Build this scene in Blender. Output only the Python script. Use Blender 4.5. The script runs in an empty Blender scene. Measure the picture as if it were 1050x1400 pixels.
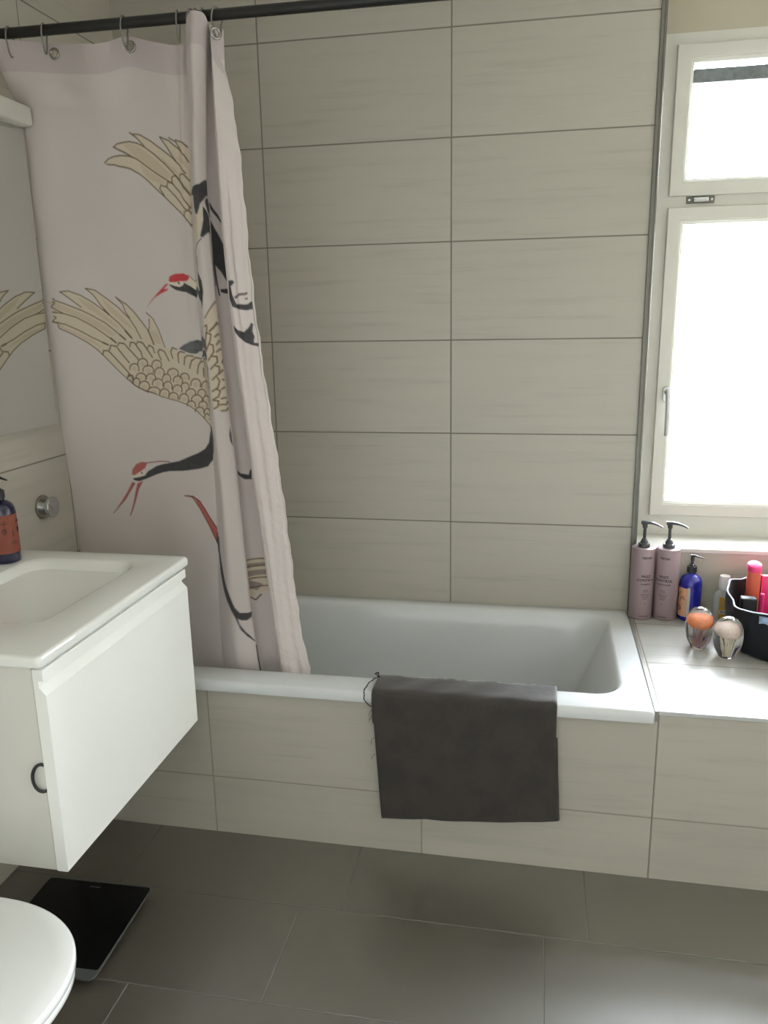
# Bathroom corner: bathtub, printed shower curtain, vanity and window
import bpy, bmesh, math, random
import numpy as np
from mathutils import Vector, Matrix

random.seed(7)
scene = bpy.context.scene
COL = scene.collection

# ------------------------------------------------------------------ helpers
def tag(o, label=None, cat=None, group=None, kind=None):
    if label: o['label'] = label
    if cat: o['category'] = cat
    if group: o['group'] = group
    if kind: o['kind'] = kind
    return o

def empty(name, loc=(0, 0, 0), label=None, cat=None, group=None, kind=None):
    o = bpy.data.objects.new(name, None)
    COL.objects.link(o)
    o.location = loc
    o.empty_display_size = .05
    return tag(o, label, cat, group, kind)

def link(name, me, mat, parent=None, smooth=True):
    o = bpy.data.objects.new(name, me)
    COL.objects.link(o)
    if mat is not None:
        for m in (mat if isinstance(mat, (list, tuple)) else [mat]):
            me.materials.append(m)
    if parent is not None:
        o.parent = parent
    return o

def build(name, bm, mat, parent=None, smooth=None):
    """smooth: None flat, else auto-smooth angle in degrees"""
    bmesh.ops.recalc_face_normals(bm, faces=bm.faces[:])
    if smooth:
        lim = math.radians(smooth)
        for f in bm.faces:
            f.smooth = True
        for e in bm.edges:
            if len(e.link_faces) == 2 and e.calc_face_angle(0) > lim:
                e.smooth = False
    me = bpy.data.meshes.new(name)
    bm.to_mesh(me)
    bm.free()
    return link(name, me, mat, parent)

def box(bm, x0, x1, y0, y1, z0, z1, mi=0):
    v = [bm.verts.new(p) for p in ((x0, y0, z0), (x1, y0, z0), (x1, y1, z0), (x0, y1, z0), (x0, y0, z1), (x1, y0, z1), (x1, y1, z1), (x0, y1, z1))]
    fs = [bm.faces.new([v[i] for i in q]) for q in ((0, 3, 2, 1), (4, 5, 6, 7), (0, 1, 5, 4), (1, 2, 6, 5), (2, 3, 7, 6), (3, 0, 4, 7))]
    for f in fs: f.material_index = mi
    return v, fs

def bbox(bm, x0, x1, y0, y1, z0, z1, bev=.002, seg=2, mi=0):
    b2 = bmesh.new()
    box(b2, x0, x1, y0, y1, z0, z1)
    if bev > 0:
        bmesh.ops.bevel(b2, geom=b2.edges[:], offset=bev, segments=seg, profile=.5, affect='EDGES', clamp_overlap=True)
    merge(bm, b2, mi)

def merge(bm, b2, mi=0):
    mp = {v: bm.verts.new(v.co) for v in b2.verts}
    for f in b2.faces:
        try:
            g = bm.faces.new([mp[v] for v in f.verts]); g.material_index = mi
        except ValueError: pass
    b2.free()

def rrect(x0, x1, y0, y1, r, z, n=8):
    pts = []
    for cx, cy, a0 in ((x1 - r, y1 - r, 0), (x0 + r, y1 - r, 90), (x0 + r, y0 + r, 180), (x1 - r, y0 + r, 270)):
        for i in range(n + 1):
            a = math.radians(a0 + 90 * i / n)
            pts.append((cx + r * math.cos(a), cy + r * math.sin(a), z))
    return pts

def loft(bm, loops, cap0=True, cap1=True, closed=True):
    rings = [[bm.verts.new(p) for p in l] for l in loops]
    n = len(rings[0])
    for a, b in zip(rings, rings[1:]):
        for i in range(n if closed else n - 1):
            j = (i + 1) % n
            bm.faces.new((a[i], a[j], b[j], b[i]))
    if cap0: bm.faces.new(rings[0][::-1])
    if cap1: bm.faces.new(rings[-1])
    return rings

def lathe(bm, prof, seg=32, c=(0, 0, 0), axis='z', sx=1., sy=1.):
    rings = []
    for r, h in prof:
        ring = []
        for i in range(seg):
            a = 2 * math.pi * i / seg
            p, q = r * math.cos(a) * sx, r * math.sin(a) * sy
            if axis == 'z': co = (c[0] + p, c[1] + q, c[2] + h)
            elif axis == 'x': co = (c[0] + h, c[1] + p, c[2] + q)
            else: co = (c[0] + p, c[1] + h, c[2] + q)
            ring.append(bm.verts.new(co))
        rings.append(ring)
    for a, b in zip(rings, rings[1:]):
        for i in range(seg):
            j = (i + 1) % seg
            bm.faces.new((a[i], a[j], b[j], b[i]))
    bm.faces.new(rings[0][::-1]); bm.faces.new(rings[-1])

def tube(bm, pts, rad, seg=10, cap=True, closed=False, flat=1.0):
    pts = [Vector(p) for p in pts]
    n = len(pts)
    rad = [rad] * n if isinstance(rad, (int, float)) else rad
    tang = []
    for i in range(n):
        if closed: t = pts[(i + 1) % n] - pts[i - 1]
        else: t = pts[min(i + 1, n - 1)] - pts[max(i - 1, 0)]
        tang.append(t.normalized())
    ref = Vector((0, 0, 1)) if abs(tang[0].z) < .9 else Vector((1, 0, 0))
    u = (ref - tang[0] * ref.dot(tang[0])).normalized()
    rings = []
    for i in range(n):
        u = (u - tang[i] * u.dot(tang[i])).normalized()
        w = tang[i].cross(u)
        rings.append([bm.verts.new(pts[i] + (u * math.cos(a) * flat + w * math.sin(a)) * rad[i]) for a in [2 * math.pi * k / seg for k in range(seg)]])
    pairs = list(zip(rings, rings[1:])) + ([(rings[-1], rings[0])] if closed else [])
    for a, b in pairs:
        for k in range(seg):
            j = (k + 1) % seg
            bm.faces.new((a[k], a[j], b[j], b[k]))
    if cap and not closed:
        bm.faces.new(rings[0][::-1]); bm.faces.new(rings[-1])

def spline(P, n=8):
    P = [Vector(p) for p in P]
    Q = [2 * P[0] - P[1]] + P + [2 * P[-1] - P[-2]]
    out = []
    for i in range(1, len(Q) - 2):
        for j in range(n):
            t = j / n
            out.append(.5 * ((2 * Q[i]) + (-Q[i - 1] + Q[i + 1]) * t + (2 * Q[i - 1] - 5 * Q[i] + 4 * Q[i + 1] - Q[i + 2]) * t * t + (-Q[i - 1] + 3 * Q[i] - 3 * Q[i + 1] + Q[i + 2]) * t ** 3))
    out.append(P[-1])
    return out

def lin(c):
    """sRGB 0-255 to linear"""
    o = []
    for v in c:
        v = v / 255.
        o.append(v / 12.92 if v <= .04045 else ((v + .055) / 1.055) ** 2.4)
    return tuple(o) + (1.,)

# ------------------------------------------------------------------ materials
class NT:
    def __init__(s, name):
        s.m = bpy.data.materials.new(name); s.m.use_nodes = True
        s.t = s.m.node_tree; s.n = s.t.nodes; s.l = s.t.links
        s.bsdf = s.n['Principled BSDF']; s.out = s.n['Material Output']
        s.tc = s.n.new('ShaderNodeTexCoord')
    def node(s, typ, **kw):
        o = s.n.new(typ)
        for k, v in kw.items(): setattr(o, k, v)
        return o
    def math(s, op, a, b=None, c=None):
        o = s.node('ShaderNodeMath', operation=op)
        for i, v in enumerate((a, b, c)):
            if v is None: continue
            if isinstance(v, (int, float)): o.inputs[i].default_value = v
            else: s.l.new(v, o.inputs[i])
        return o.outputs[0]
    def mix(s, fac, a, b, blend='MIX'):
        o = s.node('ShaderNodeMix', data_type='RGBA', blend_type=blend)
        for sock, v in ((o.inputs[0], fac), (o.inputs[6], a), (o.inputs[7], b)):
            if isinstance(v, (int, float)): sock.default_value = v
            elif isinstance(v, tuple): sock.default_value = v
            else: s.l.new(v, sock)
        return o.outputs[2]
    def ramp(s, fac, lo, hi, a=0., b=1.):
        o = s.node('ShaderNodeMapRange', clamp=True)
        s.l.new(fac, o.inputs[0])
        for i, v in ((1, lo), (2, hi), (3, a), (4, b)): o.inputs[i].default_value = v
        return o.outputs[0]
    def noise(s, vec, scale, detail=3, rough=.5):
        o = s.node('ShaderNodeTexNoise')
        o.inputs['Scale'].default_value = scale; o.inputs['Detail'].default_value = detail; o.inputs['Roughness'].default_value = rough
        s.l.new(vec, o.inputs['Vector'])
        return o.outputs['Fac']
    def comb(s, x, y, z):
        o = s.node('ShaderNodeCombineXYZ')
        for i, v in enumerate((x, y, z)):
            if isinstance(v, (int, float)): o.inputs[i].default_value = v
            else: s.l.new(v, o.inputs[i])
        return o.outputs[0]
    def bump(s, h, strength, dist=.001):
        o = s.node('ShaderNodeBump')
        o.inputs['Strength'].default_value = strength; o.inputs['Distance'].default_value = dist
        s.l.new(h, o.inputs['Height']); s.l.new(o.outputs[0], s.bsdf.inputs['Normal'])
    def set(s, **kw):
        for k, v in kw.items():
            sock = s.bsdf.inputs[k.replace('_', ' ')]
            if isinstance(v, (int, float, tuple)): sock.default_value = v
            else: s.l.new(v, sock)
        return s

def mat(name, c1, rough=.5, var=.06, scale=20., bump=0., bscale=60., **kw):
    t = NT(name)
    a = lin(c1); b = tuple(max(0, x * (1 - var)) for x in a[:3]) + (1.,)
    f = t.noise(t.tc.outputs['Object'], scale)
    t.set(Base_Color=t.mix(t.ramp(f, .3, .7), a, b), Roughness=rough, **kw)
    if bump: t.bump(t.noise(t.tc.outputs['Object'], bscale, 4), bump)
    return t.m

def tile_mat(name, axis, u0, v0, w, h, col, col2, grout, rough=.35, gw=.0042, streak=True, vaxis='z', stagger=None, tone=.05, rvar=.1, bumpn=0., grough=.8, spec=.5, ior=1.5):
    t = NT(name)
    sep = t.node('ShaderNodeSeparateXYZ'); t.l.new(t.tc.outputs['Object'], sep.inputs[0])
    ax = {'x': sep.outputs[0], 'y': sep.outputs[1], 'z': sep.outputs[2]}
    U, V = ax[axis], ax[vaxis]
    v = t.math('DIVIDE', t.math('SUBTRACT', V, v0), h)
    fvl = t.math('FLOOR', v)
    u = t.math('SUBTRACT', U, u0)
    if stagger:
        for lim, off in stagger:
            u = t.math('SUBTRACT', u, t.math('MULTIPLY', t.math('LESS_THAN', fvl, lim), off))
    u = t.math('DIVIDE', u, w)
    ful = t.math('FLOOR', u)
    fu = t.math('SUBTRACT', u, ful); fv = t.math('SUBTRACT', v, fvl)
    du = t.math('MULTIPLY', t.math('MINIMUM', fu, t.math('SUBTRACT', 1., fu)), w)
    dv = t.math('MULTIPLY', t.math('MINIMUM', fv, t.math('SUBTRACT', 1., fv)), h)
    d = t.math('MINIMUM', du, dv)
    mask = t.ramp(d, gw * .42, gw * .62)          # 0 in the joint, 1 on the tile
    wn = t.node('ShaderNodeTexWhiteNoise', noise_dimensions='3D')
    t.l.new(t.comb(ful, fvl, .37), wn.inputs['Vector'])
    rnd = wn.outputs['Value']
    if streak:
        vec = t.comb(t.math('ADD', t.math('MULTIPLY', U, 1.3), t.math('MULTIPLY', rnd, 17.)), t.math('MULTIPLY', V, 17.), t.math('MULTIPLY', rnd, 5.))
        n1 = t.noise(vec, 1.6, 5, .6)
        vec2 = t.comb(t.math('ADD', t.math('MULTIPLY', U, 1.8), t.math('MULTIPLY', rnd, 9.)), t.math('ADD', t.math('MULTIPLY', V, 30.), t.math('MULTIPLY', rnd, 31.)), 0.)
        n2 = t.noise(vec2, 1.5, 3, .6)
        f = t.math('ADD', t.math('MULTIPLY', t.ramp(n1, .4, .75), .45), t.math('MULTIPLY', t.ramp(t.math('MULTIPLY', n2, t.ramp(n1, .3, .6, .7, 1.15)), .56, .74), .65))
    else:
        n1 = t.noise(t.tc.outputs['Object'], 5., 6, .6)
        n2 = t.noise(t.tc.outputs['Object'], 60., 3, .5)
        f = t.math('ADD', t.math('MULTIPLY', t.ramp(n1, .3, .7), .75), t.math('MULTIPLY', n2, .25))
    c = t.mix(f, lin(col), lin(col2))
    tn = t.math('ADD', 1 - tone / 2, t.math('MULTIPLY', rnd, tone))
    c = t.mix(1., c, t.comb(tn, tn, tn), 'MULTIPLY')
    c = t.mix(mask, lin(grout), c)
    rg = t.math('ADD', t.math('MULTIPLY', t.noise(t.tc.outputs['Object'], 9., 4), rvar), rough - rvar / 2)
    rg = t.math('ADD', t.math('MULTIPLY', mask, rg), t.math('MULTIPLY', t.math('SUBTRACT', 1., mask), grough))
    t.set(Base_Color=c, Roughness=rg, Specular_IOR_Level=spec, IOR=ior)
    hgt = mask
    if bumpn:
        hgt = t.math('ADD', mask, t.math('MULTIPLY', t.noise(t.tc.outputs['Object'], 35., 4), bumpn))
    t.bump(hgt, .5, .0012)
    return t.m

TC, TC2, GR = (176, 171, 160), (167, 162, 151), (122, 117, 106)
M = {}
M['tile_back'] = tile_mat('wall tile back', 'x', 0, 2.268, .6, .3, TC, TC2, GR)
M['tile_left'] = tile_mat('wall tile left', 'y', -.5, 2.268, .6, .3, TC, TC2, GR)
M['tile_panel'] = tile_mat('panel tile', 'x', 0, .179, .6, .3, TC, TC2, (150, 142, 128))
M['tile_ledge'] = tile_mat('ledge tile', 'x', .603, -.41, .6, .3, (176, 175, 170), (162, 161, 156), (124, 119, 110), rough=.22, vaxis='y', bumpn=.12)
M['tile_floor'] = tile_mat('floor tile', 'x', -.168, -.9606, .6035, .2992, (80, 74, 62), (69, 63, 52), (52, 48, 40), rough=.40, gw=.003, streak=False, vaxis='y', stagger=[(-.5, -.103), (-1.5, -.312), (-2.5, .25)], tone=.1, rvar=.08, bumpn=.05, spec=1., ior=2.1)
M['plaster'] = mat('cream plaster', (184, 177, 158), .8, .03, 3., .15, 90.)
M['white_wall'] = mat('white plaster', (228, 226, 220), .85, .03, 3.)
M['right_wall'] = mat('greige wall', (186, 181, 170), .8, .03, 3.)
M['sill'] = mat('sill', (214, 212, 206), .3, .08, 6.)
M['frame'] = mat('window frame white', (209, 207, 199), .35, .02, 8.)
M['alu'] = mat('brushed aluminium', (118, 116, 110), .45, .1, 40., Metallic=1.)
M['chrome'] = mat('chrome', (205, 207, 208), .08, .03, 10., Metallic=1.)
M['enamel'] = mat('white enamel', (204, 207, 208), .1, .015, 3., Coat_Weight=.3)
M['ceramic'] = mat('white ceramic', (232, 233, 229), .09, .015, 3., Coat_Weight=.4)
M['lacquer'] = mat('white lacquer', (241, 242, 238), .35, .015, 4.)
M['carcass'] = mat('white carcass', (214, 213, 206), .4, .015, 4.)
M['toilet'] = mat('toilet white', (212, 213, 209), .12, .015, 4., Coat_Weight=.3)
M['matte_black'] = mat('matte black', (15, 15, 17), .6, .15, 30.)
M['groove'] = mat('shaded joint', (120, 119, 112), .6, .05, 4.)
M['black_metal'] = mat('black metal', (24, 23, 22), .42, .15, 30.)
M['black_plastic'] = mat('black plastic', (34, 35, 37), .38, .1, 30.)
M['pump_grey'] = mat('dark grey pump plastic', (62, 63, 67), .3, .1, 30.)
M['pink'] = mat('pink plastic', (147, 128, 133), .38, .03, 8.)
M['ink'] = mat('dark print', (30, 22, 27), .6, .1, 30.)
M['ink_black'] = mat('black ink', (28, 20, 20), .6, .1, 30.)
M['ink_grey'] = mat('pale print', (135, 112, 120), .6, .1, 30.)
M['cobalt'] = mat('cobalt blue plastic', (34, 36, 150), .14, .12, 12., Coat_Weight=.5)
M['navy_glass'] = mat('dark blue plastic', (10, 10, 54), .14, .15, 12., Coat_Weight=.5)
M['label_tan'] = mat('tan label', (214, 160, 128), .55, .06, 30.)
M['label_pale'] = mat('pale label edge', (196, 190, 186), .5, .06, 30.)
M['label_orange'] = mat('orange label', (132, 68, 52), .55, .06, 30.)
M['lotion'] = mat('milky bottle', (214, 218, 216), .25, .05, 20., Transmission_Weight=.35, IOR=1.2)
M['cap_white'] = mat('white cap', (226, 226, 226), .35, .03, 20.)
M['label_yellow'] = mat('yellow label', (196, 150, 48), .5, .1, 40.)
M['navy_cloth'] = mat('navy fabric', (17, 19, 29), .9, .3, 120., .4, 300.)
M['navy_lining'] = mat('black lining', (16, 16, 20), .9, .2, 60.)
M['piping'] = mat('pale piping', (172, 178, 192), .7, .15, 90.)
M['pale_print'] = mat('blue white patch', (150, 172, 204), .7, .5, 60.)
M['magenta'] = mat('magenta plastic', (236, 58, 128), .35, .06, 15.)
M['coral'] = mat('coral plastic', (240, 118, 92), .3, .1, 15., Transmission_Weight=.2)
M['seal'] = mat('grey sealant', (128, 126, 120), .5, .1, 40.)
M['satin'] = mat('satin handle metal', (200, 202, 201), .32, .04, 30., Metallic=.5)
M['rail_grey'] = mat('grey blind rail', (124, 130, 132), .6, .3, 60.)
M['mirror'] = mat('mirror silver', (222, 224, 220), .015, .005, 2., Metallic=1.)
M['grey_ring'] = mat('clear grey plastic', (150, 147, 140), .25, .05, 20., Transmission_Weight=.35)
M['steel'] = mat('eyelet steel', (170, 165, 160), .25, .08, 40., Metallic=1.)
M['scale_glass'] = mat('scale clear glass', (128, 134, 131), .05, .05, 10., Transmission_Weight=.5)
M['scale_black'] = mat('scale black glass', (9, 10, 11), .17, .2, 14., IOR=1.5)
M['jelly_orange'] = mat('orange glass bell', (236, 132, 74), .5, .25, 130., Emission_Strength=0.)
M['jelly_cream'] = mat('cream glass bell', (238, 214, 200), .5, .2, 130.)
M['tent_mauve'] = mat('mauve tentacles', (176, 140, 140), .5, .2, 60.)
M['tent_cream'] = mat('cream tentacles', (240, 230, 210), .5, .1, 60.)

def glass(name, tint=(255, 255, 255), rough=0.):
    t = NT(name)
    f = t.noise(t.tc.outputs['Object'], 8.)
    t.set(Base_Color=t.mix(f, lin(tint), (.97, .985, .98, 1.)), Roughness=rough, Transmission_Weight=1., IOR=1.46)
    return t.m
M['glass'] = glass('clear glass')

def pane_mat():
    t = NT('window pane')
    tr = t.node('ShaderNodeBsdfTransparent'); gl = t.node('ShaderNodeBsdfGlossy'); gl.inputs['Roughness'].default_value = .02
    fr = t.node('ShaderNodeFresnel'); fr.inputs[0].default_value = 1.45
    n = t.noise(t.tc.outputs['Object'], 3.)
    tr.inputs[0].default_value = (.96, .98, .97, 1)
    fac = t.math('MULTIPLY', fr.outputs[0], t.ramp(n, 0., 1., .8, 1.))
    mx = t.node('ShaderNodeMixShader')
    t.l.new(fac, mx.inputs[0]); t.l.new(tr.outputs[0], mx.inputs[1]); t.l.new(gl.outputs[0], mx.inputs[2])
    t.l.new(mx.outputs[0], t.out.inputs[0])
    return t.m
M['pane'] = pane_mat()

def towel_mat():
    t = NT('grey microfibre')
    o = t.tc.outputs['Object']
    n1 = t.noise(o, 14., 4, .6); n2 = t.noise(o, 420., 2)
    c = t.mix(t.ramp(n1, .42, .6), lin((51, 46, 42)), lin((41, 37, 33)))
    c = t.mix(t.math('MULTIPLY', n2, .35), c, lin((68, 63, 59)))
    t.set(Base_Color=c, Roughness=.7, Specular_IOR_Level=.5, Sheen_Weight=1., Sheen_Roughness=.3)
    t.bump(t.math('ADD', n2, n1), .5, .0015)
    return t.m
M['towel'] = towel_mat()

def curtain_mat():
    t = NT('printed curtain cloth')
    at = t.node('ShaderNodeVertexColor'); at.layer_name = 'print'
    o = t.tc.outputs['Object']
    n = t.noise(o, 380., 2)
    c = t.mix(t.math('MULTIPLY', n, .12), at.outputs[0], (.35, .32, .31, 1.))
    t.set(Base_Color=c, Roughness=.9, Sheen_Weight=.15)
    sp = t.node('ShaderNodeSeparateXYZ'); t.l.new(o, sp.inputs[0])
    # creases gather toward the free edge
    w = t.noise(t.comb(t.math('MULTIPLY', sp.outputs[0], 9.), t.math('MULTIPLY', sp.outputs[1], 9.), t.math('ADD', t.math('MULTIPLY', sp.outputs[2], 16.), t.math('MULTIPLY', sp.outputs[0], 14.))), 1.6, 4, .62)
    m = t.math('MULTIPLY', t.ramp(sp.outputs[0], -.50, -.42, .05, 1.), t.ramp(sp.outputs[2], 1.7, .9, .25, 1.))
    t.bump(t.math('ADD', t.math('MULTIPLY', w, t.math('MULTIPLY', m, 9.)), t.math('MULTIPLY', n, .12)), .55, .002)
    tl = t.node('ShaderNodeBsdfTranslucent'); t.l.new(c, tl.inputs[0])
    mx = t.node('ShaderNodeMixShader'); mx.inputs[0].default_value = .14
    t.l.new(t.bsdf.outputs[0], mx.inputs[1]); t.l.new(tl.outputs[0], mx.inputs[2])
    t.l.new(mx.outputs[0], t.out.inputs[0])
    return t.m
M['curtain'] = curtain_mat()

CAM_P = (0.29148, -2.62225, 1.44625); CAM_R = (0.19585, 0.23906, -0.01802); FPX = 1098.55
WORLD = 122.; CEIL_FILL = 1.5; VT = 'Standard'; EXPO = 0.; LOOK = 'None'
# ------------------------------------------------------------------ setting
XL, XR, YF, ZC = -1.08, 1.62, -3.25, 2.48
def struct(name, bm, m, label=None, cat=None, smooth=None):
    o = build(name, bm, m, None, smooth)
    return tag(o, label, cat, None, 'structure')

bm = bmesh.new(); box(bm, XL - .1, XR + .1, YF - .1, .3, -.1, 0.)
struct('floor', bm, M['tile_floor'], 'dark grey tiled bathroom floor', 'floor')
bm = bmesh.new(); box(bm, XL - .1, XR + .1, YF - .1, .4, ZC, ZC + .1)
struct('ceiling', bm, M['white_wall'], 'white ceiling above the room', 'ceiling')
bm = bmesh.new(); box(bm, XL - .1, .6, 0., .3, 0., ZC); box(bm, .6, XR + .1, 0., .3, 0., .69)
struct('wall_back', bm, M['tile_back'], 'pale tiled wall behind the bathtub', 'wall')
bm = bmesh.new(); box(bm, XL - .1, XL, YF, 0., 0., ZC)
struct('wall_left', bm, M['tile_left'], 'pale tiled wall beside the washbasin', 'wall')
bm = bmesh.new(); box(bm, XR, XR + .1, YF, .3, 0., ZC)
struct('wall_right', bm, M['right_wall'], 'plain greige wall right of the window', 'wall')
bm = bmesh.new(); box(bm, XL - .1, XR + .1, YF - .1, YF, 0., ZC)
struct('wall_front', bm, M['white_wall'], 'plain white wall facing the bathtub', 'wall')
bm = bmesh.new(); box(bm, .6, XR, .166, .3, 2.25, ZC)
struct('wall_recess', bm, M['plaster'], 'cream plaster above the window in the recess', 'wall')
bm = bmesh.new(); box(bm, XL, .5985, -.705, -.69, 0., .4525)
struct('wall_bath', bm, M['tile_panel'], 'pale tiled panel under the bathtub rim', 'wall')
bm = bmesh.new()
v, fs = box(bm, .5995, XR, -.705, -.0005, 0., .480)
fs[1].material_index = 1
o = struct('wall_ledge', bm, M['tile_panel'], 'low tiled ledge beside the bathtub below the window', 'ledge')
o.data.materials.append(M['tile_ledge'])
bm = bmesh.new(); bbox(bm, .6005, XR, -.006, .168, .690, .704, .003)
struct('trim_1', bm, M['sill'], 'pale window sill behind the bottles', 'window sill')
bm = bmesh.new(); bbox(bm, .588, .599, -.006, .0, .482, ZC, .0015); bbox(bm, .5992, .606, -.004, .004, .704, ZC, .001)
struct('trim_2', bm, M['alu'], 'upright metal edge strip on the corner beside the window', 'edge strip')
bm = bmesh.new(); bbox(bm, .598, XR, -.709, -.699, .471, .4825, .002)
struct('trim_3', bm, M['satin'], 'metal edge strip along the front of the ledge', 'edge strip')

bm = bmesh.new(); bbox(bm, .5885, .5999, -.7085, -.008, .452, .4806, .002)
struct('trim_4', bm, M['seal'], 'grey sealant joint between the bathtub and the ledge', 'sealant joint')

# window --------------------------------------------------------------
win = empty('window_1', (1.11, .2, .7), 'white framed window in the recess with a small pane over a tall one', 'window', None, 'structure')
def wpart(name, bm, m, parent=win, smooth=None):
    o = build(name, bm, m, None, smooth); o.parent = parent
    o.matrix_parent_inverse = Matrix.Translation(-Vector(win.location)) if parent is win else parent.matrix_parent_inverse.copy() if False else Matrix.Identity(4)
    return o
def frame_rings(bm, rects):
    loft(bm, [[(x0, y, z0), (x1, y, z0), (x1, y, z1), (x0, y, z1)] for x0, x1, z0, z1, y in rects], False, False)
fr = bmesh.new()
box(fr, .6, .685, .165, .24, .704, 2.25); box(fr, 1.53, XR, .165, .24, .704, 2.25)
box(fr, .685, 1.53, .165, .24, .704, .795); box(fr, .685, 1.53, .165, .24, 1.735, 1.815); box(fr, .685, 1.53, .165, .24, 2.19, 2.25)
wpart('outer_frame', fr, M['frame'])
def sash(z0, z1):
    b = bmesh.new(); x0, x1 = .660, 1.552; R = []
    for ins, y in ((0, .166), (0, .152), (.002, .150), (.037, .150), (.038, .1525), (.041, .1525), (.050, .160), (.052, .185), (.052, .215), (.02, .215), (.02, .166)):
        R.append((x0 + ins, x1 - ins, z0 + ins, z1 - ins, y))
    frame_rings(b, R)
    s = wpart('sash', b, M['frame'])
    g = bmesh.new(); bbox(g, x0 + .045, x1 - .045, .190, .1945, z0 + .045, z1 - .045, 0)
    p = build('pane', g, M['pane'], s)
    return s
s_up = sash(1.791, 2.216); s_lo = sash(.774, 1.758)
h = bmesh.new()
lp = lambda k, y: [(.690 + math.cos(a) * .0125 * k, y, 1.182 + math.sin(a) * .0125 * k + (.014 if math.sin(a) >= 0 else -.014)) for a in [2 * math.pi * i / 24 for i in range(24)]]
loft(h, [lp(1, .1502), lp(1, .143), lp(.85, .141)])
tube(h, [(.690, .142, 1.190), (.690, .115, 1.190)], .0085, 12)
tube(h, spline([(.690, .112, 1.196), (.691, .108, 1.18), (.692, .106, 1.15), (.693, .107, 1.10), (.693, .108, 1.052)], 5), [.009] * 4 + [.0085] * 17, 12)
wpart('handle', h, M['satin'], win, 40)
h = bmesh.new(); bbox(h, .713, .797, .160, .1652, 1.7685, 1.7895, .002)
pl = wpart('latch_plate', h, M['alu'])
h = bmesh.new(); bbox(h, .734, .778, .153, .160, 1.772, 1.786, .002); bbox(h, .738, .774, .151, .154, 1.776, 1.782, .001)
build('latch_bolt', h, M['chrome'], pl)
h = bmesh.new()
for x in (.722, .788): lathe(h, [(.0035, .1605), (.0035, .158), (.002, .1575)], 12, (x, 0, 1.779), 'y')
build('screw', h, M['chrome'], pl)
h = bmesh.new(); bbox(h, .713, 1.499, .172, .188, 2.113, 2.152, .002)
wpart('blind_rail', h, M['rail_grey'])

# ------------------------------------------------------------------ bathtub
bm = bmesh.new()
L = []
for x0, x1, y0, y1, r, z in ((-1.078, .588, -.722, -.0012, .010, .453), (-1.0785, .5885, -.7225, -.001, .011, .456), (-1.0785, .5885, -.7225, -.001, .012, .477), (-1.076, .586, -.7195, -.003, .013, .482), (-1.072, .582, -.715, -.006, .015, .4842),
        (-1.00, .526, -.641, -.046, .075, .4842), (-.997, .522, -.637, -.050, .078, .4828), (-.991, .517, -.6325, -.056, .08, .478), (-.985, .511, -.628, -.061, .082, .468), (-.978, .502, -.623, -.067, .085, .45),
        (-.962, .455, -.612, -.082, .10, .34), (-.945, .40, -.600, -.098, .11, .22), (-.925, .35, -.588, -.112, .12, .13), (-.90, .31, -.570, -.13, .12, .095), (-.86, .26, -.54, -.16, .11, .080), (-.80, .20, -.50, -.20, .10, .077)):
    L.append(rrect(x0, x1, y0, y1, r, z, 10))
loft(bm, L, False, True)
tub = build('bathtub', bm, M['enamel'], None, 50)
tag(tub, 'white built-in bathtub with a wide flat rim along the tiled wall', 'bathtub')
dr = bmesh.new(); lathe(dr, [(.034, .0772), (.034, .081), (.028, .084), (.004, .085)], 32, (-.78, -.35, 0))
build('drain_cover', dr, M['chrome'], tub, 40)

# ------------------------------------------------------------------ washbasin and vanity
bm = bmesh.new(); L = []
BX0, BX1, BY0, BY1 = XL + .0005, -.594, -1.411, -.764
for ins, z in ((.004, .8285), (.001, .8305), (0, .834), (0, .846), (.0012, .8497), (.004, .8522), (.008, .853)):
    L.append(rrect(BX0, BX1 - ins, BY0 + ins, BY1 - ins, .012, z, 8))
for x0, x1, y0, y1, r, z in ((-1.0, -.690, -1.268, -.828, .05, .853), (-.996, -.695, -1.262, -.834, .052, .8515), (-.990, -.7005, -1.255, -.841, .055, .845), (-.985, -.706, -1.248, -.849, .056, .825), (-.980, -.713, -1.238, -.860, .06, .765), (-.972, -.722, -1.222, -.876, .065, .725), (-.955, -.742, -1.19, -.91, .065, .706), (-.92, -.78, -1.13, -.97, .05, .700), (-.88, -.82, -1.09, -1.03, .02, .699)):
    L.append(rrect(x0, x1, y0, y1, r, z, 8))
loft(bm, L, True, True)
basin = build('washbasin', bm, M['ceramic'], None, 50)
tag(basin, 'white ceramic washbasin with a square basin on the vanity cabinet', 'washbasin')
dr = bmesh.new(); lathe(dr, [(.022, .6992), (.022, .702), (.016, .703)], 24, (-.85, -1.06, 0))
build('drain_plug', dr, M['chrome'], basin, 40)

van = empty('vanity_cabinet', (-.84, -1.09, .395), 'white wall-hung vanity cabinet with one wide drawer under the basin', 'cabinet')
def local(o, root):
    o.parent = root
    o.matrix_parent_inverse = Matrix.Translation(-Vector(root.location))
    return o
def part(name, bm, m, root, smooth=None, label=None):
    o = local(build(name, bm, m, None, smooth), root)
    if label: o['label'] = label
    return o
bm = bmesh.new()
bbox(bm, XL - .0005, -.622, -1.400, -1.382, .395, .8275, .001); bbox(bm, XL + .0005, -.622, -.803, -.785, .395, .8275, .001)
bbox(bm, XL + .0005, -.622, -1.382, -.803, .395, .413, 0); bbox(bm, XL + .0005, XL + .012, -1.382, -.803, .413, .8275, 0)
part('carcass', bm, M['carcass'], van)
bm = bmesh.new()
prof = [(-.6165, .399), (-.594, .399), (-.5925, .4005), (-.5925, .7755), (-.606, .790), (-.606, .8035), (-.5945, .8035), (-.5945, .8245), (-.5955, .8255), (-.6165, .8255)]
loft(bm, [[(x, -1.406, z) for x, z in prof], [(x, -.790, z) for x, z in prof]])
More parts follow.
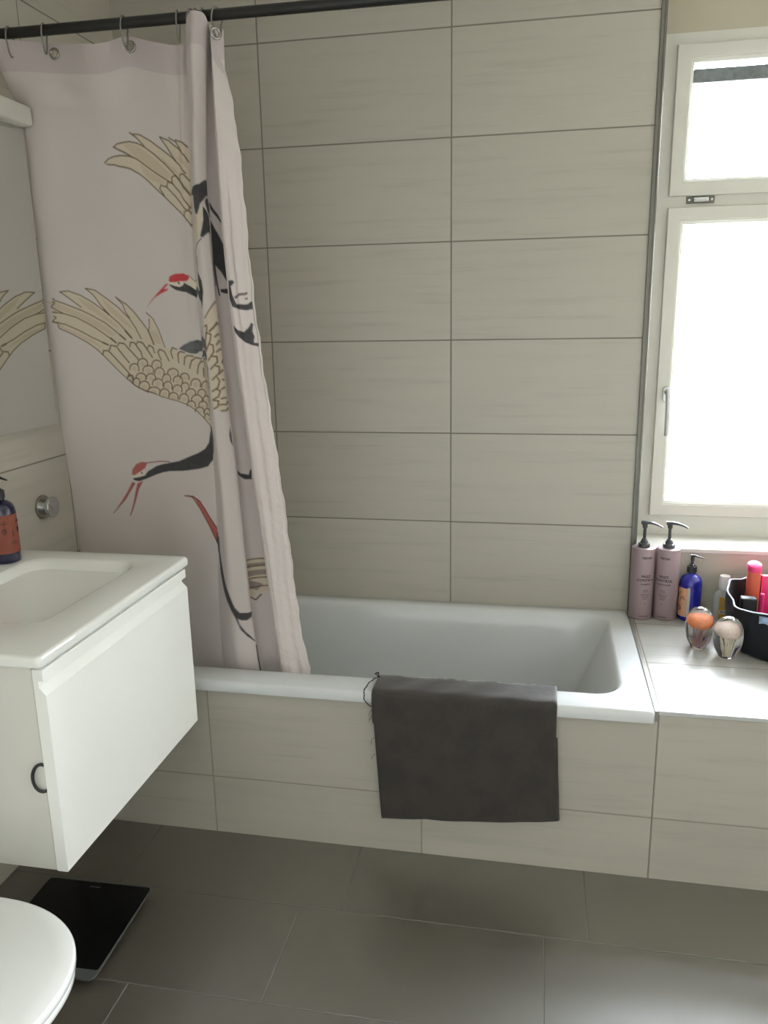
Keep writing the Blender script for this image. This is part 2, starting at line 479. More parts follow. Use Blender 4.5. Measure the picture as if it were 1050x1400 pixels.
bmesh.ops.bevel(bm, geom=[e for e in bm.edges if abs(e.calc_length() - .616) > .001 and e.verts[0].co.x > -.6 and e.verts[1].co.x > -.6], offset=.0008, segments=1, affect='EDGES')
dw = part('drawer', bm, M['lacquer'], van)
bm = bmesh.new(); bbox(bm, -.6168, -.98, -1.35, -.82, .43, .62, 0); 
bm.free()
bm = bmesh.new(); bbox(bm, -.900, -.6166, -1.352, -.818, .43, .60, 0)
part('drawer_box', bm, M['lacquer'], van)

bm = bmesh.new()
tube(bm, [(-.6255 - .016 * math.sin(math.pi * i / 14), -1.4035 - .006 * math.sin(math.pi * i / 14), .600 + .029 * math.cos(math.pi * i / 14)) for i in range(-3, 18)], .0032, 8)
ht = build('hair_tie', bm, M['black_plastic'], None, 60)
tag(ht, 'black elastic hair tie looped out of the gap beside the drawer', 'hair tie')

# ------------------------------------------------------------------ mirror cabinet
mc = empty('mirror_cabinet', (XL, -.93, 1.166), 'wall mirror with a white light bar above the washbasin', 'mirror')
bm = bmesh.new(); bbox(bm, XL + .0005, -1.0585, -1.34, -.572, 1.168, 1.935, .001)
part('backing_panel', bm, M['lacquer'], mc)
bm = bmesh.new(); bbox(bm, -1.0584, -1.055, -1.342, -.570, 1.166, 1.936, .0008, 1)
part('mirror_glass', bm, M['mirror'], mc)
bm = bmesh.new(); bbox(bm, XL + .0005, -1.018, -1.342, -.580, 1.937, 1.985, .007, 4)
part('light_bar', bm, M['frame'], mc, 40)

# round chrome wall fitting
KY = -.648
kn = empty('mounted_knob', (XL, KY, .942), 'round chrome knob on the tiled wall above the washbasin', 'wall knob')
bm = bmesh.new(); lathe(bm, [(.0335, -.0005), (.0335, .003), (.0325, .006), (.0285, .008), (.020, .0085)], 40, (XL, KY, .942), 'x')
part('base', bm, M['steel'], kn, 40)
bm = bmesh.new(); lathe(bm, [(.0215, .0086), (.0225, .018), (.027, .024), (.0295, .028), (.0300, .034), (.0285, .0365), (.005, .0372)], 40, (XL, KY, .942), 'x')
part('knob', bm, M['chrome'], kn, 40)

# ------------------------------------------------------------------ toilet
wc = empty('toilet', (-.75, -1.715, 0), 'white wall-hung toilet with its rounded lid closed', 'toilet')
def dshape(k, z, xf=-.420, hw=.193, xb=-.90, cy=-1.715, n=40):
    pts = []
    cx = -.66
    for i in range(n + 1):
        a = -math.pi / 2 + math.pi * i / n
        e = 2 / 2.25
        c, s = math.cos(a), math.sin(a)
        pts.append((cx + (xf - cx - k) * (abs(c) ** e), cy + (hw - k) * math.copysign(abs(s) ** e, s), z))
    for t in (.33, .66, 1.): pts.append((cx + (xb - cx) * t, cy + (hw - k) * (1 - .12 * t * t), z))
    for t in (1., .66, .33): pts.append((cx + (xb - cx) * t, cy - (hw - k) * (1 - .12 * t * t), z))
    return pts
bm = bmesh.new(); loft(bm, [dshape(.003, .412), dshape(0, .415), dshape(0, .4255), dshape(.0015, .4285), dshape(.005, .4305), dshape(.03, .4325), dshape(.09, .433)])
part('lid', bm, M['toilet'], wc, 50)
bm = bmesh.new(); loft(bm, [dshape(.006, .394), dshape(.003, .397), dshape(.003, .408), dshape(.006, .411)])
part('seat', bm, M['toilet'], wc, 50)
bm = bmesh.new()
def bowl(k, kx, z):
    return [(min(x, 9) if x < -.9 else x, y, z) for x, y, _ in dshape(k, z, xf=-.420 - kx, xb=XL + .001)]
loft(bm, [bowl(.110, .26, .046), bowl(.085, .20, .07), bowl(.060, .125, .14), bowl(.040, .075, .22), bowl(.022, .040, .30), bowl(.012, .018, .36), bowl(.010, .012, .393)])
part('bowl', bm, M['toilet'], wc, 50)
for s in (-1, 1):
    bm = bmesh.new(); lathe(bm, [(.012, -.03), (.012, .03)], 16, (-.915, -1.715 + s * .08, .418), 'y')
    part('hinge', bm, M['chrome'], wc, 40)

# ------------------------------------------------------------------ bathroom scale
sc = empty('bathroom_scale', (-.80, -1.135, 0), 'flat square black glass bathroom scale on the floor under the vanity', 'scale')
sc.rotation_euler = (0, 0, math.radians(1.5))
def spart(name, bm, m, smooth=None):
    o = build(name, bm, m, None, smooth); o.parent = sc; return o
bm = bmesh.new(); loft(bm, [rrect(-.144, .142, -.155, .146, .018, z, 6) for z in (.0165, .0215)]); spart('glass_plate', bm, M['scale_glass'], 40)
bm = bmesh.new(); loft(bm, [rrect(-.142, .140, -.128, .143, .006, z, 4) for z in (.0216, .0222)]); spart('black_panel', bm, M['scale_black'])
bm = bmesh.new(); bbox(bm, -.132, .130, -.12, .134, .008, .0164, .001); spart('housing', bm, M['black_plastic'])
bm = bmesh.new(); bbox(bm, -.02, .008, .124, .1275, .0222, .0226, 0); spart('display_mark', bm, M['alu'])
for x in (-.11, .108):
    for y in (-.10, .11):
        bm = bmesh.new(); lathe(bm, [(.014, 0), (.014, .008), (.010, .0085)], 16, (x, y, 0)); spart('foot', bm, M['black_plastic'], 40)

# ------------------------------------------------------------------ curtain rod, rings
RZ = 2.141
rod = empty('curtain_rod', (XL, -.62, RZ), 'black shower curtain rod across the bath from the left wall', 'curtain rod')
bm = bmesh.new(); tube(bm, [(XL + .001, -.62, RZ + .003), (.1, -.62, RZ - .001), (XR - .001, -.62, RZ - .004)], .0125, 20)
part('tube', bm, M['black_metal'], rod, 40)
for x, s in ((XL, 1), (XR, -1)):
    bm = bmesh.new(); lathe(bm, [(.030, .0005 * s), (.030, .006 * s), (.022, .012 * s), (.014, .014 * s)], 28, (x, -.62, RZ), 'x')
    part('wall_flange', bm, M['black_metal'], rod, 40)
ring0 = None
LBL = ['first clear ring, near the left wall end', 'second clear ring from the wall', 'third clear ring, alone mid curtain', 'clear ring left of the gathered pleats', 'clear ring just left of the tall pleat', 'clear ring behind the tall pleat top, left one', 'clear ring behind the tall pleat top, right one', 'last clear ring, at the free curtain edge']
for k, (x, rz) in enumerate([(-1.032, 8), (-.937, 14), (-.723, 3), (-.584, 12), (-.549, -12), (-.537, -6), (-.520, 7), (-.486, -16)]):
    if ring0 is None:
        bm = bmesh.new()
        tube(bm, [(0, .0205 * math.cos(a) * (1.0 if math.sin(a) > 0 else .8), .034 * math.sin(a)) for a in [2 * math.pi * i / 28 for i in range(28)]], .0021, 8, closed=True)
        o = ring0 = build('curtain_ring', bm, M['grey_ring'], None, 60)
    else:
        o = ring0.copy(); COL.objects.link(o)
    o.location = (x, -.620, 2.1245); o.rotation_euler = (0, 0, math.radians(rz))
    tag(o, LBL[k] + ' on the black rod', 'curtain ring', 'clear rings on the curtain rod')

# ---- curtain plan (metres) and printed pattern plus one painted fold shadow (cloth coordinates, 0.2 mm units)
CP={'A0':[-0.58761,-0.03026,-0.01408,0.18182,0.04249,-0.14225],'A1':[-0.52825,-0.057,0.00753,0.12838,0.06639,-0.08314],
'C0':[-0.4844,-0.06927,0.04585,0.06163,-0.00336,-0.04265],'C1':[-0.42773,-0.09636,0.04336,0.14284,-0.05099,-0.19341]}
def cpx(k,z):
    d=np.clip(z,.46,2.14)-1.3; c=CP[k]; return sum(c[i]*d**i for i in range(6))
def ycz(z): return -0.576-0.039*(z-0.45)/1.65
ZB=0.425; NF=215; NS=18; NR=760
TOPU=[(-1.07,2.126),(-1.04,2.128),(-1.007,2.128),(-.955,2.124),(-.915,2.121),(-.863,2.112),(-.81,2.106),(-.778,2.11),(-.743,2.122),(-.72,2.122),(-.699,2.115),(-.654,2.1),(-.608,2.089),(-.585,2.086)]
def curtain_grid():
    # rows: t 0..1 ; columns: flat part then pleats
    t=np.linspace(0,1,NR)
    zn=2.12-t*(2.12-ZB)              # nominal height used for the plan shape
    yc=ycz(zn)
    xl=np.interp(zn,[.4,.55,.75],[-.935,-.95,-1.069])
    yl=np.interp(zn,[.4,.85,1.16,1.5,1.9,1.98,2.03,2.12],[-.50,-.505,-.530,-.543,-.550,-.562,-.582,-.603])
    A0=cpx('A0',zn);A1=cpx('A1',zn);C0=cpx('C0',zn);C1=cpx('C1',zn)
    f=np.linspace(0,1,NF,endpoint=False)[None,:]
    s=lambda a:a[:,None]
    fx=s(xl)+(s(A0)-s(xl))*f
    low=np.clip((1.9-zn)/.9,0,1)
    fy=s(yl)+(s(yc)+.012-s(yl))*f+s(.03*low)*np.sin(np.pi*np.clip(f,0,1))**2
    k=np.clip((zn-1.5)/.6,0,1)**2
    fy=fy+s(.010*k)*np.cos((fx+.923)*2*np.pi/.205)
    k2=np.clip((1.0-zn)/.5,0,1)
    fy=fy+s(.008*k2)*np.sin((fx)*2*np.pi/.17+.6)*np.clip(f*3,0,1)*np.clip((1-f)*4,0,1)
    fy=fy-.042*np.exp(-((fx+1.07)/.035)**2)*s(np.clip((zn-2.0)/.1,0,1))
    # small flap before the first pleat
    fy=fy-.010*np.exp(-((f-.955)/.02)**2)*s(np.clip((zn-1.2)/.8,0,1))
    tf=np.clip((zn-1.93)/.15,0,1)
    C1=C1+.0016*np.sin(zn*41)+.0010*np.sin(zn*97+1)
    P=[(A0-.004,yc+.010-.032*tf),((A0*.55+A1*.45),yc-.028-.020*tf),(A1,yc-.012-.022*tf),(A1-.011,yc+.016),(A1-.002,yc+.032),(.5*(A1+C0)+.002,yc+.034),(C0+.012,yc+.022),(C0-.0005,yc-.020),(C0*.85+C1*.15+.001,yc-.036),(C0*.5+C1*.5,yc-.022),(C1*.9+C0*.1,yc+.012),(C1,yc+.026)]
    PX=[p[0] for p in P]; PY=[p[1] for p in P]
    def cat(Q):
        Q=[2*Q[0]-Q[1]]+Q+[2*Q[-1]-Q[-2]]; out=[]
        for i in range(1,len(Q)-2):
            for j in range(NS):
                a=j/NS
                out.append(.5*((2*Q[i])+(-Q[i-1]+Q[i+1])*a+(2*Q[i-1]-5*Q[i]+4*Q[i+1]-Q[i+2])*a*a+(-Q[i-1]+3*Q[i]-3*Q[i+1]+Q[i+2])*a**3))
        out.append(Q[-2]); return np.array(out).T
    X=np.concatenate([fx,cat(PX)],1); Y=np.concatenate([fy,cat(PY)],1)
    nc=X.shape[1]; cc=np.clip((np.arange(nc)-(NF+8*NS))/(3*NS),0,1)[None,:]; en=np.sin(np.pi*cc)*s(np.clip((2.05-zn)/.3,.2,1))
    Y=Y+en*(.0035*np.sin(cc*2*np.pi*2.3+s(zn)*3.1)+.002*np.sin(cc*2*np.pi*4.1-s(zn)*7.))
    ca_=np.clip((np.arange(nc)-NF)/(2*NS),0,1)[None,:]; Y=Y+np.sin(np.pi*ca_)*.0018*np.sin(ca_*2*np.pi*2.+s(zn)*5.)
    ztf=np.interp(X[0,:NF],[p[0] for p in TOPU],[p[1] for p in TOPU])
    n=X.shape[1]-NF
    ztp=np.interp(np.arange(n)/NS,[0,.2,.45,.9,1.3,1.7,1.95,2.2,3,4,5,6,7,8,9,10,11],[2.100,2.122,2.136,2.140,2.140,2.138,2.130,2.117,2.10,2.098,2.11,2.118,2.116,2.112,2.095,2.078,2.066])
    zt=np.concatenate([ztf,ztp])
    ker=np.hanning(9);ker/=ker.sum(); zt=np.convolve(np.pad(zt,4,mode='edge'),ker,'valid')
    Z=zt[None,:]-t[:,None]*(zt[None,:]-ZB)
    # cloth coordinates in metres (measured along the row at mid height, and down the cloth)
    m=NR//2
    d=np.hypot(np.diff(X[m]),np.diff(Y[m])); S=np.concatenate([[0],np.cumsum(d)])
    return X,Y,Z,S,t*(2.12-ZB)
PRINT_AND_SHADE=[('Af','tan',0.0,[1172,1333,1233,1287,1317,1273,1394,1280,1567,1347,1428,1240,1327,1166,1372,1136,1452,1148,1592,1179,1749,1205,1642,1127,1553,1064,1691,1084,1848,1124,2011,1191,2172,1275,2158,1244,2080,1150,1985,1049,2114,1075,2256,1159,2298,1189,2209,1057,2319,1088,2385,1144,2565,1923,2574,2314,2318,1964,2179,1858,2018,1745,1873,1659,1748,1586,1618,1531,1445,1435,1321,1375,1203,1349]),
('Af','tan2',0.0,[1450,1170,1590,1203,1749,1250,1942,1339,2134,1470,2065,1532,1901,1465,1707,1389,1569,1319]),
('Af','tan2',0.0,[1676,1423,1834,1486,1979,1538,2062,1571,1994,1600,1826,1589,1720,1518]),
('Af','tan2',0.0,[1815,1228,2009,1289,2200,1396,2247,1460,2168,1425,1974,1306]),
('Af','tan2',0.0,[2204,1265,2330,1347,2382,1424,2378,1332,2296,1240]),
('Al','br',3.3,[1172,1333,1233,1287,1317,1273,1394,1280,1567,1347,1706,1408,1834,1460,1965,1506,2097,1554,2162,1580]),
('Al','br',3.3,[1203,1349,1321,1375,1445,1435,1618,1531,1748,1586,1873,1659,2018,1745,2179,1858,2318,1964,2574,2314]),
('Al','br',3.3,[1319,1164,1372,1136,1452,1148,1592,1179,1748,1211,1895,1270,2039,1350,2167,1445,2262,1540,2408,1718]),
('Al','br',3.3,[1327,1166,1428,1240,1566,1351]),
('Al','br',3.3,[1553,1064,1642,1127,1749,1205]),
('Al','br',3.3,[1589,1086,1691,1084,1848,1124,2011,1191,2172,1275,2270,1355,2353,1451]),
('Al','br',3.3,[1983,1051,2080,1150,2158,1244,2203,1298]),
('Al','br',3.3,[1985,1047,2114,1075,2256,1159,2345,1243,2390,1319]),
('Al','br',3.3,[2116,1043,2209,1076,2298,1189]),
('Al','br',3.3,[2209,1057,2319,1088,2379,1144]),
('Al','br',3.3,[2021,1738,1956,1662,1976,1617,2060,1627,2186,1722,2352,1890]),
('Al','br',3.3,[2060,1627,2081,1564,2144,1568,2256,1672,2390,1850]),
('Al','br',3.3,[2147,1561,2139,1503,2198,1468,2304,1568,2404,1704]),
('Al','br',3.3,[2263,1513,2265,1459,2327,1458,2400,1543]),
('Al','br',3.3,[2319,1957,2323,1910,2377,1890,2525,2108]),
('Al','br',3.3,[2377,1890,2390,1850,2576,2047]),
('Al','br',3.3,[2392,2073,2445,2088]),
('Af','bk',0.0,[2546,1910,2640,1855,2776,1821,2888,1722,2895,1890,2814,2006,2776,2048,2760,2102,2728,2170,2698,2168,2671,2076,2661,1948]),
('Af','bk',0.0,[2844,1982,2888,1922,3065,1856,3070,2029,2874,2098,2840,2024]),
('Af','bk',0.0,[2809,2075,2844,2097,2895,2133,3070,2139,2855,2367,2783,2442,2748,2428,2780,2330,2805,2222,2803,2138]),
('Al','bk',2.3,[2764,2454,2691,2511,2646,2578,2622,2681,2631,2738]),
('Af','tan',0.0,[2662,2168,2728,2175,2779,2079,2796,2140,2778,2288,2736,2428,2695,2479,2640,2449,2591,2290]),
('Bf','bk',0.0,[3077,1802,3077,1842,3129,1923,3186,2008,3235,2113,3236,2146,3145,2003,3086,1928,3076,1883]),
('Bf','bk',0.0,[3076,2058,3118,2132,3182,2260,3233,2387,3655,2675,3077,2601,3078,2322,3077,2156]),
('Bf','bk',0.0,[3077,2511,3657,2586,3665,2783,3646,2913,3236,2848,3164,2700,3114,2627,3085,2598]),
('Bl','bk',3.7,[3094,2566,3096,2739,3106,2865,3121,2995]),
('Bl','bk',2.5,[3076,2573,3078,2744,3081,2875]),
('Bf','bk',0.0,[3139,2921,3209,2939,3641,3029,3630,3106,3202,2997,3145,2963]),
('Cf','bk',0.0,[3766,2874,3826,2837,3851,2858,3816,2913,3794,2922,3809,3031,3851,3124,3958,3093,4044,3067,4140,3012,4131,3121,3978,3162,3873,3181,3788,3182,3752,3098]),
('Cl','pu',5.3,[3843,3049,3932,2977,4046,2929]),
('Cl','pu',3.7,[3993,3013,4051,2997]),
('Cf','bk',0.0,[3764,3425,3826,3462,3918,3456,3978,3382,4057,3304,4112,3312,4047,3420,4077,3480,4052,3564,4147,3557,4134,3604,4006,3603,3928,3590,3831,3554,3774,3498]),
('Af','cream',0.0,[1994,2809,2103,2771,2323,2689,2376,2738,2655,3017,2669,3095,2350,2865,2232,2827,2174,2858,2097,2851,1990,2838]),
('Af','bk',0.0,[1988,2838,2097,2851,2155,2854,2213,2824,2233,2790,2336,2833,2656,3078,2639,2939,2650,2827,2711,2961,2719,3083,2673,3303,2665,3202,2373,2962,2263,2914,2166,2906,2092,2901,2025,2870]),
('Af','red',0.0,[1997,2785,2021,2734,2113,2690,2229,2673,2322,2697,2327,2737,2281,2769,2180,2776,2101,2800,2008,2812]),
('Af','cream',0.0,[2117,2809,2161,2785,2218,2789,2225,2812,2182,2843,2139,2846]),
('Af','bk',0.0,[2130,2795,2174,2787,2160,2824,2144,2816]),
('Af','red',0.0,[1595,3209,1676,3113,1805,2983,1949,2841,1988,2838,1904,2922,1978,2895,1958,2927,1832,3001,1733,3070]),
('Al','br',2.0,[2322,2697,2375,2746,2604,3001]),
('Al','bk',2.0,[2661,2656,2656,2745,2652,2850]),
('Af','tan',0.0,[132,3092,161,3084,154,3104,394,3174,564,3190,390,3069,266,2993,403,2978,578,3029,784,3133,976,3250,863,3134,780,3019,672,2936,809,2950,976,3045,1144,3157,1288,3296,1238,3207,1212,3110,1123,3018,1274,3114,1382,3233,1489,3387,1574,3504,1597,3461,1608,3357,1577,3273,1675,3353,1745,3478,1815,3692,1815,3694,1903,3706,1960,3665,2043,3708,2164,3732,2307,3735,2395,3795,2639,3958,2636,4243,2494,4658,2408,4693,2328,4585,2208,4486,2073,4427,1928,4405,1650,4396,1413,4309,1259,4227,1167,4135,1090,4070,904,3916,800,3816,711,3742,584,3657,395,3564,180,3477,167,3408,93,3388]),
('Af','tan2',0.0,[3,3095,150,3130,389,3210,638,3299,863,3398,1046,3525,963,3531,756,3443,532,3328,279,3247,101,3163]),
('Af','tan2',0.0,[515,3048,743,3144,923,3268,1105,3415,1062,3418,839,3294,617,3167]),
('Af','tan2',0.0,[173,3356,246,3460,500,3543,705,3644,814,3725,662,3663,436,3563,183,3459]),
('Af','tan2',0.0,[863,3012,1024,3137,1206,3285,1346,3472,1156,3342,993,3209]),
('Af','tan2',0.0,[1606,3513,1699,3504,1749,3583,1757,3668,1648,3669]),
('Al','br',2.9,[133,3081,161,3084,155,3100,394,3174,568,3230,739,3304,906,3376,1053,3481,1181,3580]),
('Al','br',2.9,[127,3120,164,3132,97,3189,275,3279]),
('Al','br',2.9,[128,3258,167,3256,107,3260,275,3279,473,3327,661,3413,845,3515,1029,3631]),
('Al','br',2.9,[121,3314,157,3330,87,3384,293,3428,505,3507,692,3599,901,3671]),
('Al','br',2.9,[93,3388,167,3408,180,3477,395,3564,584,3657,711,3742,800,3816,904,3916,1045,4051,1137,4129,1229,4207,1390,4291,1560,4361]),
('Al','br',2.9,[266,2993,403,2978,578,3029,784,3133,976,3255,1112,3361,1219,3471,1288,3565]),
('Al','br',2.9,[266,2993,390,3069,565,3186]),
('Al','br',2.9,[662,2936,780,3019,863,3134,976,3255]),
('Al','br',2.9,[681,2939,809,2950,976,3045,1144,3157,1287,3299,1373,3441,1437,3595]),
('Al','br',2.9,[1119,3019,1212,3110,1238,3207,1298,3300]),
('Al','br',2.9,[1119,3019,1274,3114,1382,3233,1491,3396,1573,3513]),
('Al','br',2.9,[1608,3357,1597,3461,1573,3513]),
('Al','br',2.9,[1573,3273,1675,3353,1745,3478,1815,3696]),
('Al','br',4.5,[913,3198,976,3255]),
('Al','br',4.5,[1199,3463,1288,3565]),
('Al','br',4.5,[1573,3513,1634,3688]),
('Al','br',4.5,[956,3576,1029,3631]),
('Al','br',4.5,[825,3648,901,3671]),
('Al','br',4.5,[1108,3522,1181,3580]),
('Al','br',3.7,[800,3816,818,3761,891,3750,994,3854,1170,4044]),
('Al','br',3.7,[911,3742,942,3673,1021,3680,1107,3792,1194,3896]),
('Al','br',3.7,[1053,3669,1070,3632,1152,3636,1259,3752,1348,3858]),
('Al','br',3.7,[1238,3678,1258,3617,1321,3631,1406,3768,1419,3842]),
('Al','br',3.7,[1350,3651,1376,3622,1448,3650,1537,3792,1583,3865]),
('Al','br',3.7,[1524,3737,1554,3702,1615,3732,1627,3803]),
('Al','br',3.7,[1726,3887,1686,3788,1726,3742,1798,3756,1858,3869]),
('Al','br',3.7,[1170,4044,1142,4092,1198,4070,1216,4152]),
('Af','tan2',0.0,[1453,3937,1436,3959,1401,3964,1371,3949,1363,3921,1380,3896,1414,3890,1445,3908]),
('Al','br',3.5,[1326,3927,1332,3899,1351,3875,1378,3859,1411,3857,1446,3867,1474,3889,1489,3914,1490,3942,1477,3967]),
('Af','tan2',0.0,[1684,3961,1668,3989,1634,4002,1604,3992,1596,3968,1612,3943,1644,3932,1675,3938]),
('Al','br',3.5,[1560,3975,1565,3949,1583,3926,1611,3909,1644,3901,1678,3900,1703,3909,1720,3927,1723,3952,1708,3980]),
('Af','tan2',0.0,[1534,4042,1517,4063,1480,4067,1446,4051,1437,4024,1455,4003,1491,3999,1523,4015]),
('Al','br',3.5,[1397,4026,1403,3999,1422,3979,1451,3969,1487,3968,1526,3977,1555,3994,1574,4015,1576,4041,1564,4067]),
('Af','tan2',0.0,[1714,4061,1697,4090,1667,4107,1635,4099,1626,4073,1643,4046,1677,4031,1708,4035]),
('Al','br',3.5,[1590,4082,1596,4054,1614,4028,1643,4009,1679,3997,1711,3995,1734,4005,1749,4026,1752,4051,1742,4081]),
('Af','tan2',0.0,[1948,4022,1931,4051,1893,4068,1863,4065,1852,4042,1869,4013,1907,3996,1937,4000]),
('Al','br',3.5,[1809,4057,1814,4031,1833,4003,1864,3981,1903,3965,1939,3962,1968,3971,1987,3989,1990,4014,1979,4042]),
('Af','tan2',0.0,[1395,4117,1379,4138,1345,4145,1316,4134,1305,4109,1322,4085,1356,4078,1386,4091]),
('Al','br',3.5,[1270,4114,1275,4089,1293,4067,1321,4052,1355,4047,1386,4054,1414,4071,1430,4096,1432,4121,1420,4144]),
('Af','tan2',0.0,[1559,4149,1542,4173,1510,4178,1480,4163,1472,4137,1488,4117,1521,4113,1550,4125]),
('Al','br',3.5,[1437,4139,1442,4115,1459,4094,1485,4084,1519,4083,1552,4088,1578,4102,1593,4122,1595,4147,1584,4172]),
('Af','tan2',0.0,[1818,4125,1806,4152,1774,4167,1747,4163,1739,4138,1753,4111,1783,4096,1812,4100]),
('Al','br',3.5,[1708,4153,1713,4126,1729,4098,1754,4077,1783,4065,1815,4062,1836,4071,1849,4090,1851,4116,1841,4144]),
('Af','tan2',0.0,[2011,4119,1996,4147,1963,4164,1933,4159,1924,4133,1943,4104,1976,4087,2002,4094]),
('Al','br',3.5,[1891,4148,1895,4120,1911,4090,1939,4067,1973,4053,2004,4052,2031,4063,2046,4084,2046,4112,2035,4141]),
('Af','tan2',0.0,[2127,4057,2112,4082,2081,4097,2053,4090,2044,4068,2060,4043,2090,4029,2117,4035]),
('Al','br',3.5,[2013,4081,2017,4054,2033,4030,2059,4010,2088,3999,2120,3997,2142,4007,2156,4026,2158,4050,2149,4076]),
('Af','tan2',0.0,[1668,4221,1649,4250,1612,4263,1578,4252,1567,4225,1586,4199,1623,4187,1660,4195]),
('Al','br',3.5,[1525,4232,1532,4205,1552,4180,1584,4162,1622,4153,1658,4154,1690,4165,1708,4184,1712,4211,1700,4241]),
('Af','tan2',0.0,[1435,4246,1416,4273,1379,4278,1348,4265,1338,4235,1356,4206,1393,4198,1422,4216]),
('Al','br',3.5,[1298,4242,1304,4212,1325,4185,1355,4167,1391,4162,1428,4174,1453,4193,1473,4222,1474,4252,1462,4280]),
('Af','tan2',0.0,[1298,4170,1286,4190,1263,4198,1244,4188,1239,4167,1250,4146,1273,4139,1292,4149]),
('Al','br',3.5,[1215,4173,1219,4150,1232,4130,1251,4116,1274,4111,1295,4116,1312,4128,1322,4147,1323,4169,1314,4191]),
('Af','tan2',0.0,[1206,4120,1194,4142,1175,4152,1156,4145,1151,4124,1163,4102,1183,4092,1201,4099]),
('Al','br',3.5,[1129,4131,1134,4109,1144,4088,1163,4072,1184,4064,1203,4066,1219,4077,1228,4096,1228,4118,1220,4140]),
('Af','tan2',0.0,[1826,4229,1811,4258,1780,4276,1752,4269,1744,4245,1760,4216,1794,4198,1817,4204]),
('Al','br',3.5,[1713,4260,1718,4230,1734,4202,1759,4179,1791,4164,1820,4161,1845,4172,1859,4193,1861,4221,1848,4250]),
('Af','tan2',0.0,[1983,4244,1968,4275,1935,4290,1908,4286,1899,4261,1914,4230,1948,4212,1977,4219]),
('Al','br',3.5,[1862,4277,1866,4246,1887,4218,1914,4193,1945,4181,1976,4178,2002,4189,2018,4209,2021,4237,2008,4267]),
('Af','tan2',0.0,[2113,4180,2100,4202,2075,4214,2050,4209,2043,4190,2056,4168,2081,4156,2105,4161]),
('Al','br',3.5,[2012,4201,2016,4178,2031,4156,2054,4138,2082,4129,2108,4127,2127,4137,2140,4153,2144,4173,2135,4196]),
('Af','tan2',0.0,[1591,4332,1571,4356,1527,4364,1487,4349,1475,4323,1496,4303,1538,4298,1578,4308]),
('Al','br',3.5,[1429,4324,1435,4298,1457,4279,1493,4268,1536,4267,1578,4272,1613,4284,1636,4304,1640,4329,1626,4354]),
('Af','tan2',0.0,[1757,4342,1741,4371,1707,4389,1676,4384,1667,4359,1687,4328,1717,4311,1748,4317]),
('Al','br',3.5,[1630,4371,1636,4342,1654,4315,1683,4291,1718,4277,1749,4276,1778,4284,1793,4305,1795,4333,1782,4363]),
('Af','tan2',0.0,[1903,4359,1887,4388,1854,4403,1827,4399,1818,4377,1833,4347,1864,4332,1894,4336]),
('Al','br',3.5,[1780,4391,1783,4365,1801,4336,1829,4314,1864,4300,1896,4297,1922,4306,1939,4324,1942,4350,1928,4378]),
('Af','tan2',0.0,[2081,4353,2063,4382,2033,4398,2002,4392,1993,4365,2009,4336,2042,4320,2071,4328]),
('Al','br',3.5,[1957,4380,1964,4351,1981,4321,2008,4299,2042,4286,2071,4287,2097,4297,2112,4318,2115,4346,2105,4376]),
('Af','tan2',0.0,[2298,4129,2280,4160,2249,4175,2218,4166,2208,4137,2226,4106,2258,4091,2288,4101]),
('Al','br',3.5,[2174,4151,2178,4119,2195,4089,2223,4065,2257,4054,2290,4055,2317,4070,2332,4096,2334,4127,2322,4157]),
('Af','tan2',0.0,[2202,4259,2185,4285,2153,4299,2122,4294,2112,4272,2127,4246,2161,4231,2192,4236]),
('Al','br',3.5,[2076,4284,2080,4259,2098,4233,2127,4213,2158,4201,2191,4200,2218,4210,2234,4229,2237,4254,2227,4280]),
('Af','tan2',0.0,[2293,4343,2275,4371,2238,4386,2204,4378,2195,4352,2212,4323,2249,4309,2281,4317]),
('Al','br',3.5,[2155,4366,2159,4337,2180,4308,2210,4286,2246,4275,2282,4276,2311,4289,2329,4312,2332,4340,2321,4368]),
('Af','tan2',0.0,[2471,4220,2438,4215,2390,4196,2372,4185,2366,4158,2378,4132,2398,4121,2454,4178]),
('Al','br',3.5,[2343,4167,2347,4139,2359,4114,2378,4095,2399,4087,2465,4138,2526,4210,2592,4247,2596,4273,2542,4292]),
('Af','tan2',0.0,[2367,4250,2355,4270,2331,4279,2309,4271,2301,4251,2314,4229,2339,4220,2360,4229]),
('Al','br',3.5,[2274,4259,2277,4237,2291,4215,2313,4200,2338,4194,2361,4196,2379,4208,2390,4226,2392,4247,2385,4269]),
('Af','tan2',0.0,[2452,4385,2402,4364,2387,4373,2370,4364,2365,4341,2375,4318,2392,4309,2438,4347]),
('Al','br',3.5,[2344,4348,2347,4324,2358,4303,2375,4287,2392,4280,2439,4312,2480,4368,2516,4405,2525,4436,2496,4443]),
('Af','tan2',0.0,[2182,4423,2168,4445,2142,4457,2115,4454,2107,4433,2121,4410,2150,4398,2174,4403]),
('Al','br',3.5,[2077,4444,2081,4422,2094,4400,2118,4381,2148,4371,2174,4370,2197,4379,2212,4395,2214,4417,2205,4440]),
('Af','tan2',0.0,[2366,4418,2354,4441,2327,4450,2303,4442,2295,4420,2309,4396,2335,4386,2359,4395]),
('Al','br',3.5,[2264,4430,2268,4404,2283,4382,2307,4365,2334,4357,2359,4360,2380,4372,2391,4392,2393,4415,2387,4439]),
('Af','tan2',0.0,[2308,4496,2294,4518,2265,4529,2239,4523,2230,4503,2244,4480,2272,4469,2299,4476]),
('Al','br',3.5,[2197,4511,2203,4489,2216,4468,2241,4451,2271,4442,2300,4443,2322,4453,2336,4471,2339,4493,2330,4515]),
('Af','tan2',0.0,[2403,4518,2395,4540,2378,4550,2362,4541,2358,4518,2367,4495,2385,4485,2400,4494]),
('Al','br',3.5,[2338,4525,2341,4501,2352,4479,2367,4463,2385,4456,2401,4460,2452,4514,2477,4546,2480,4583,2456,4579]),
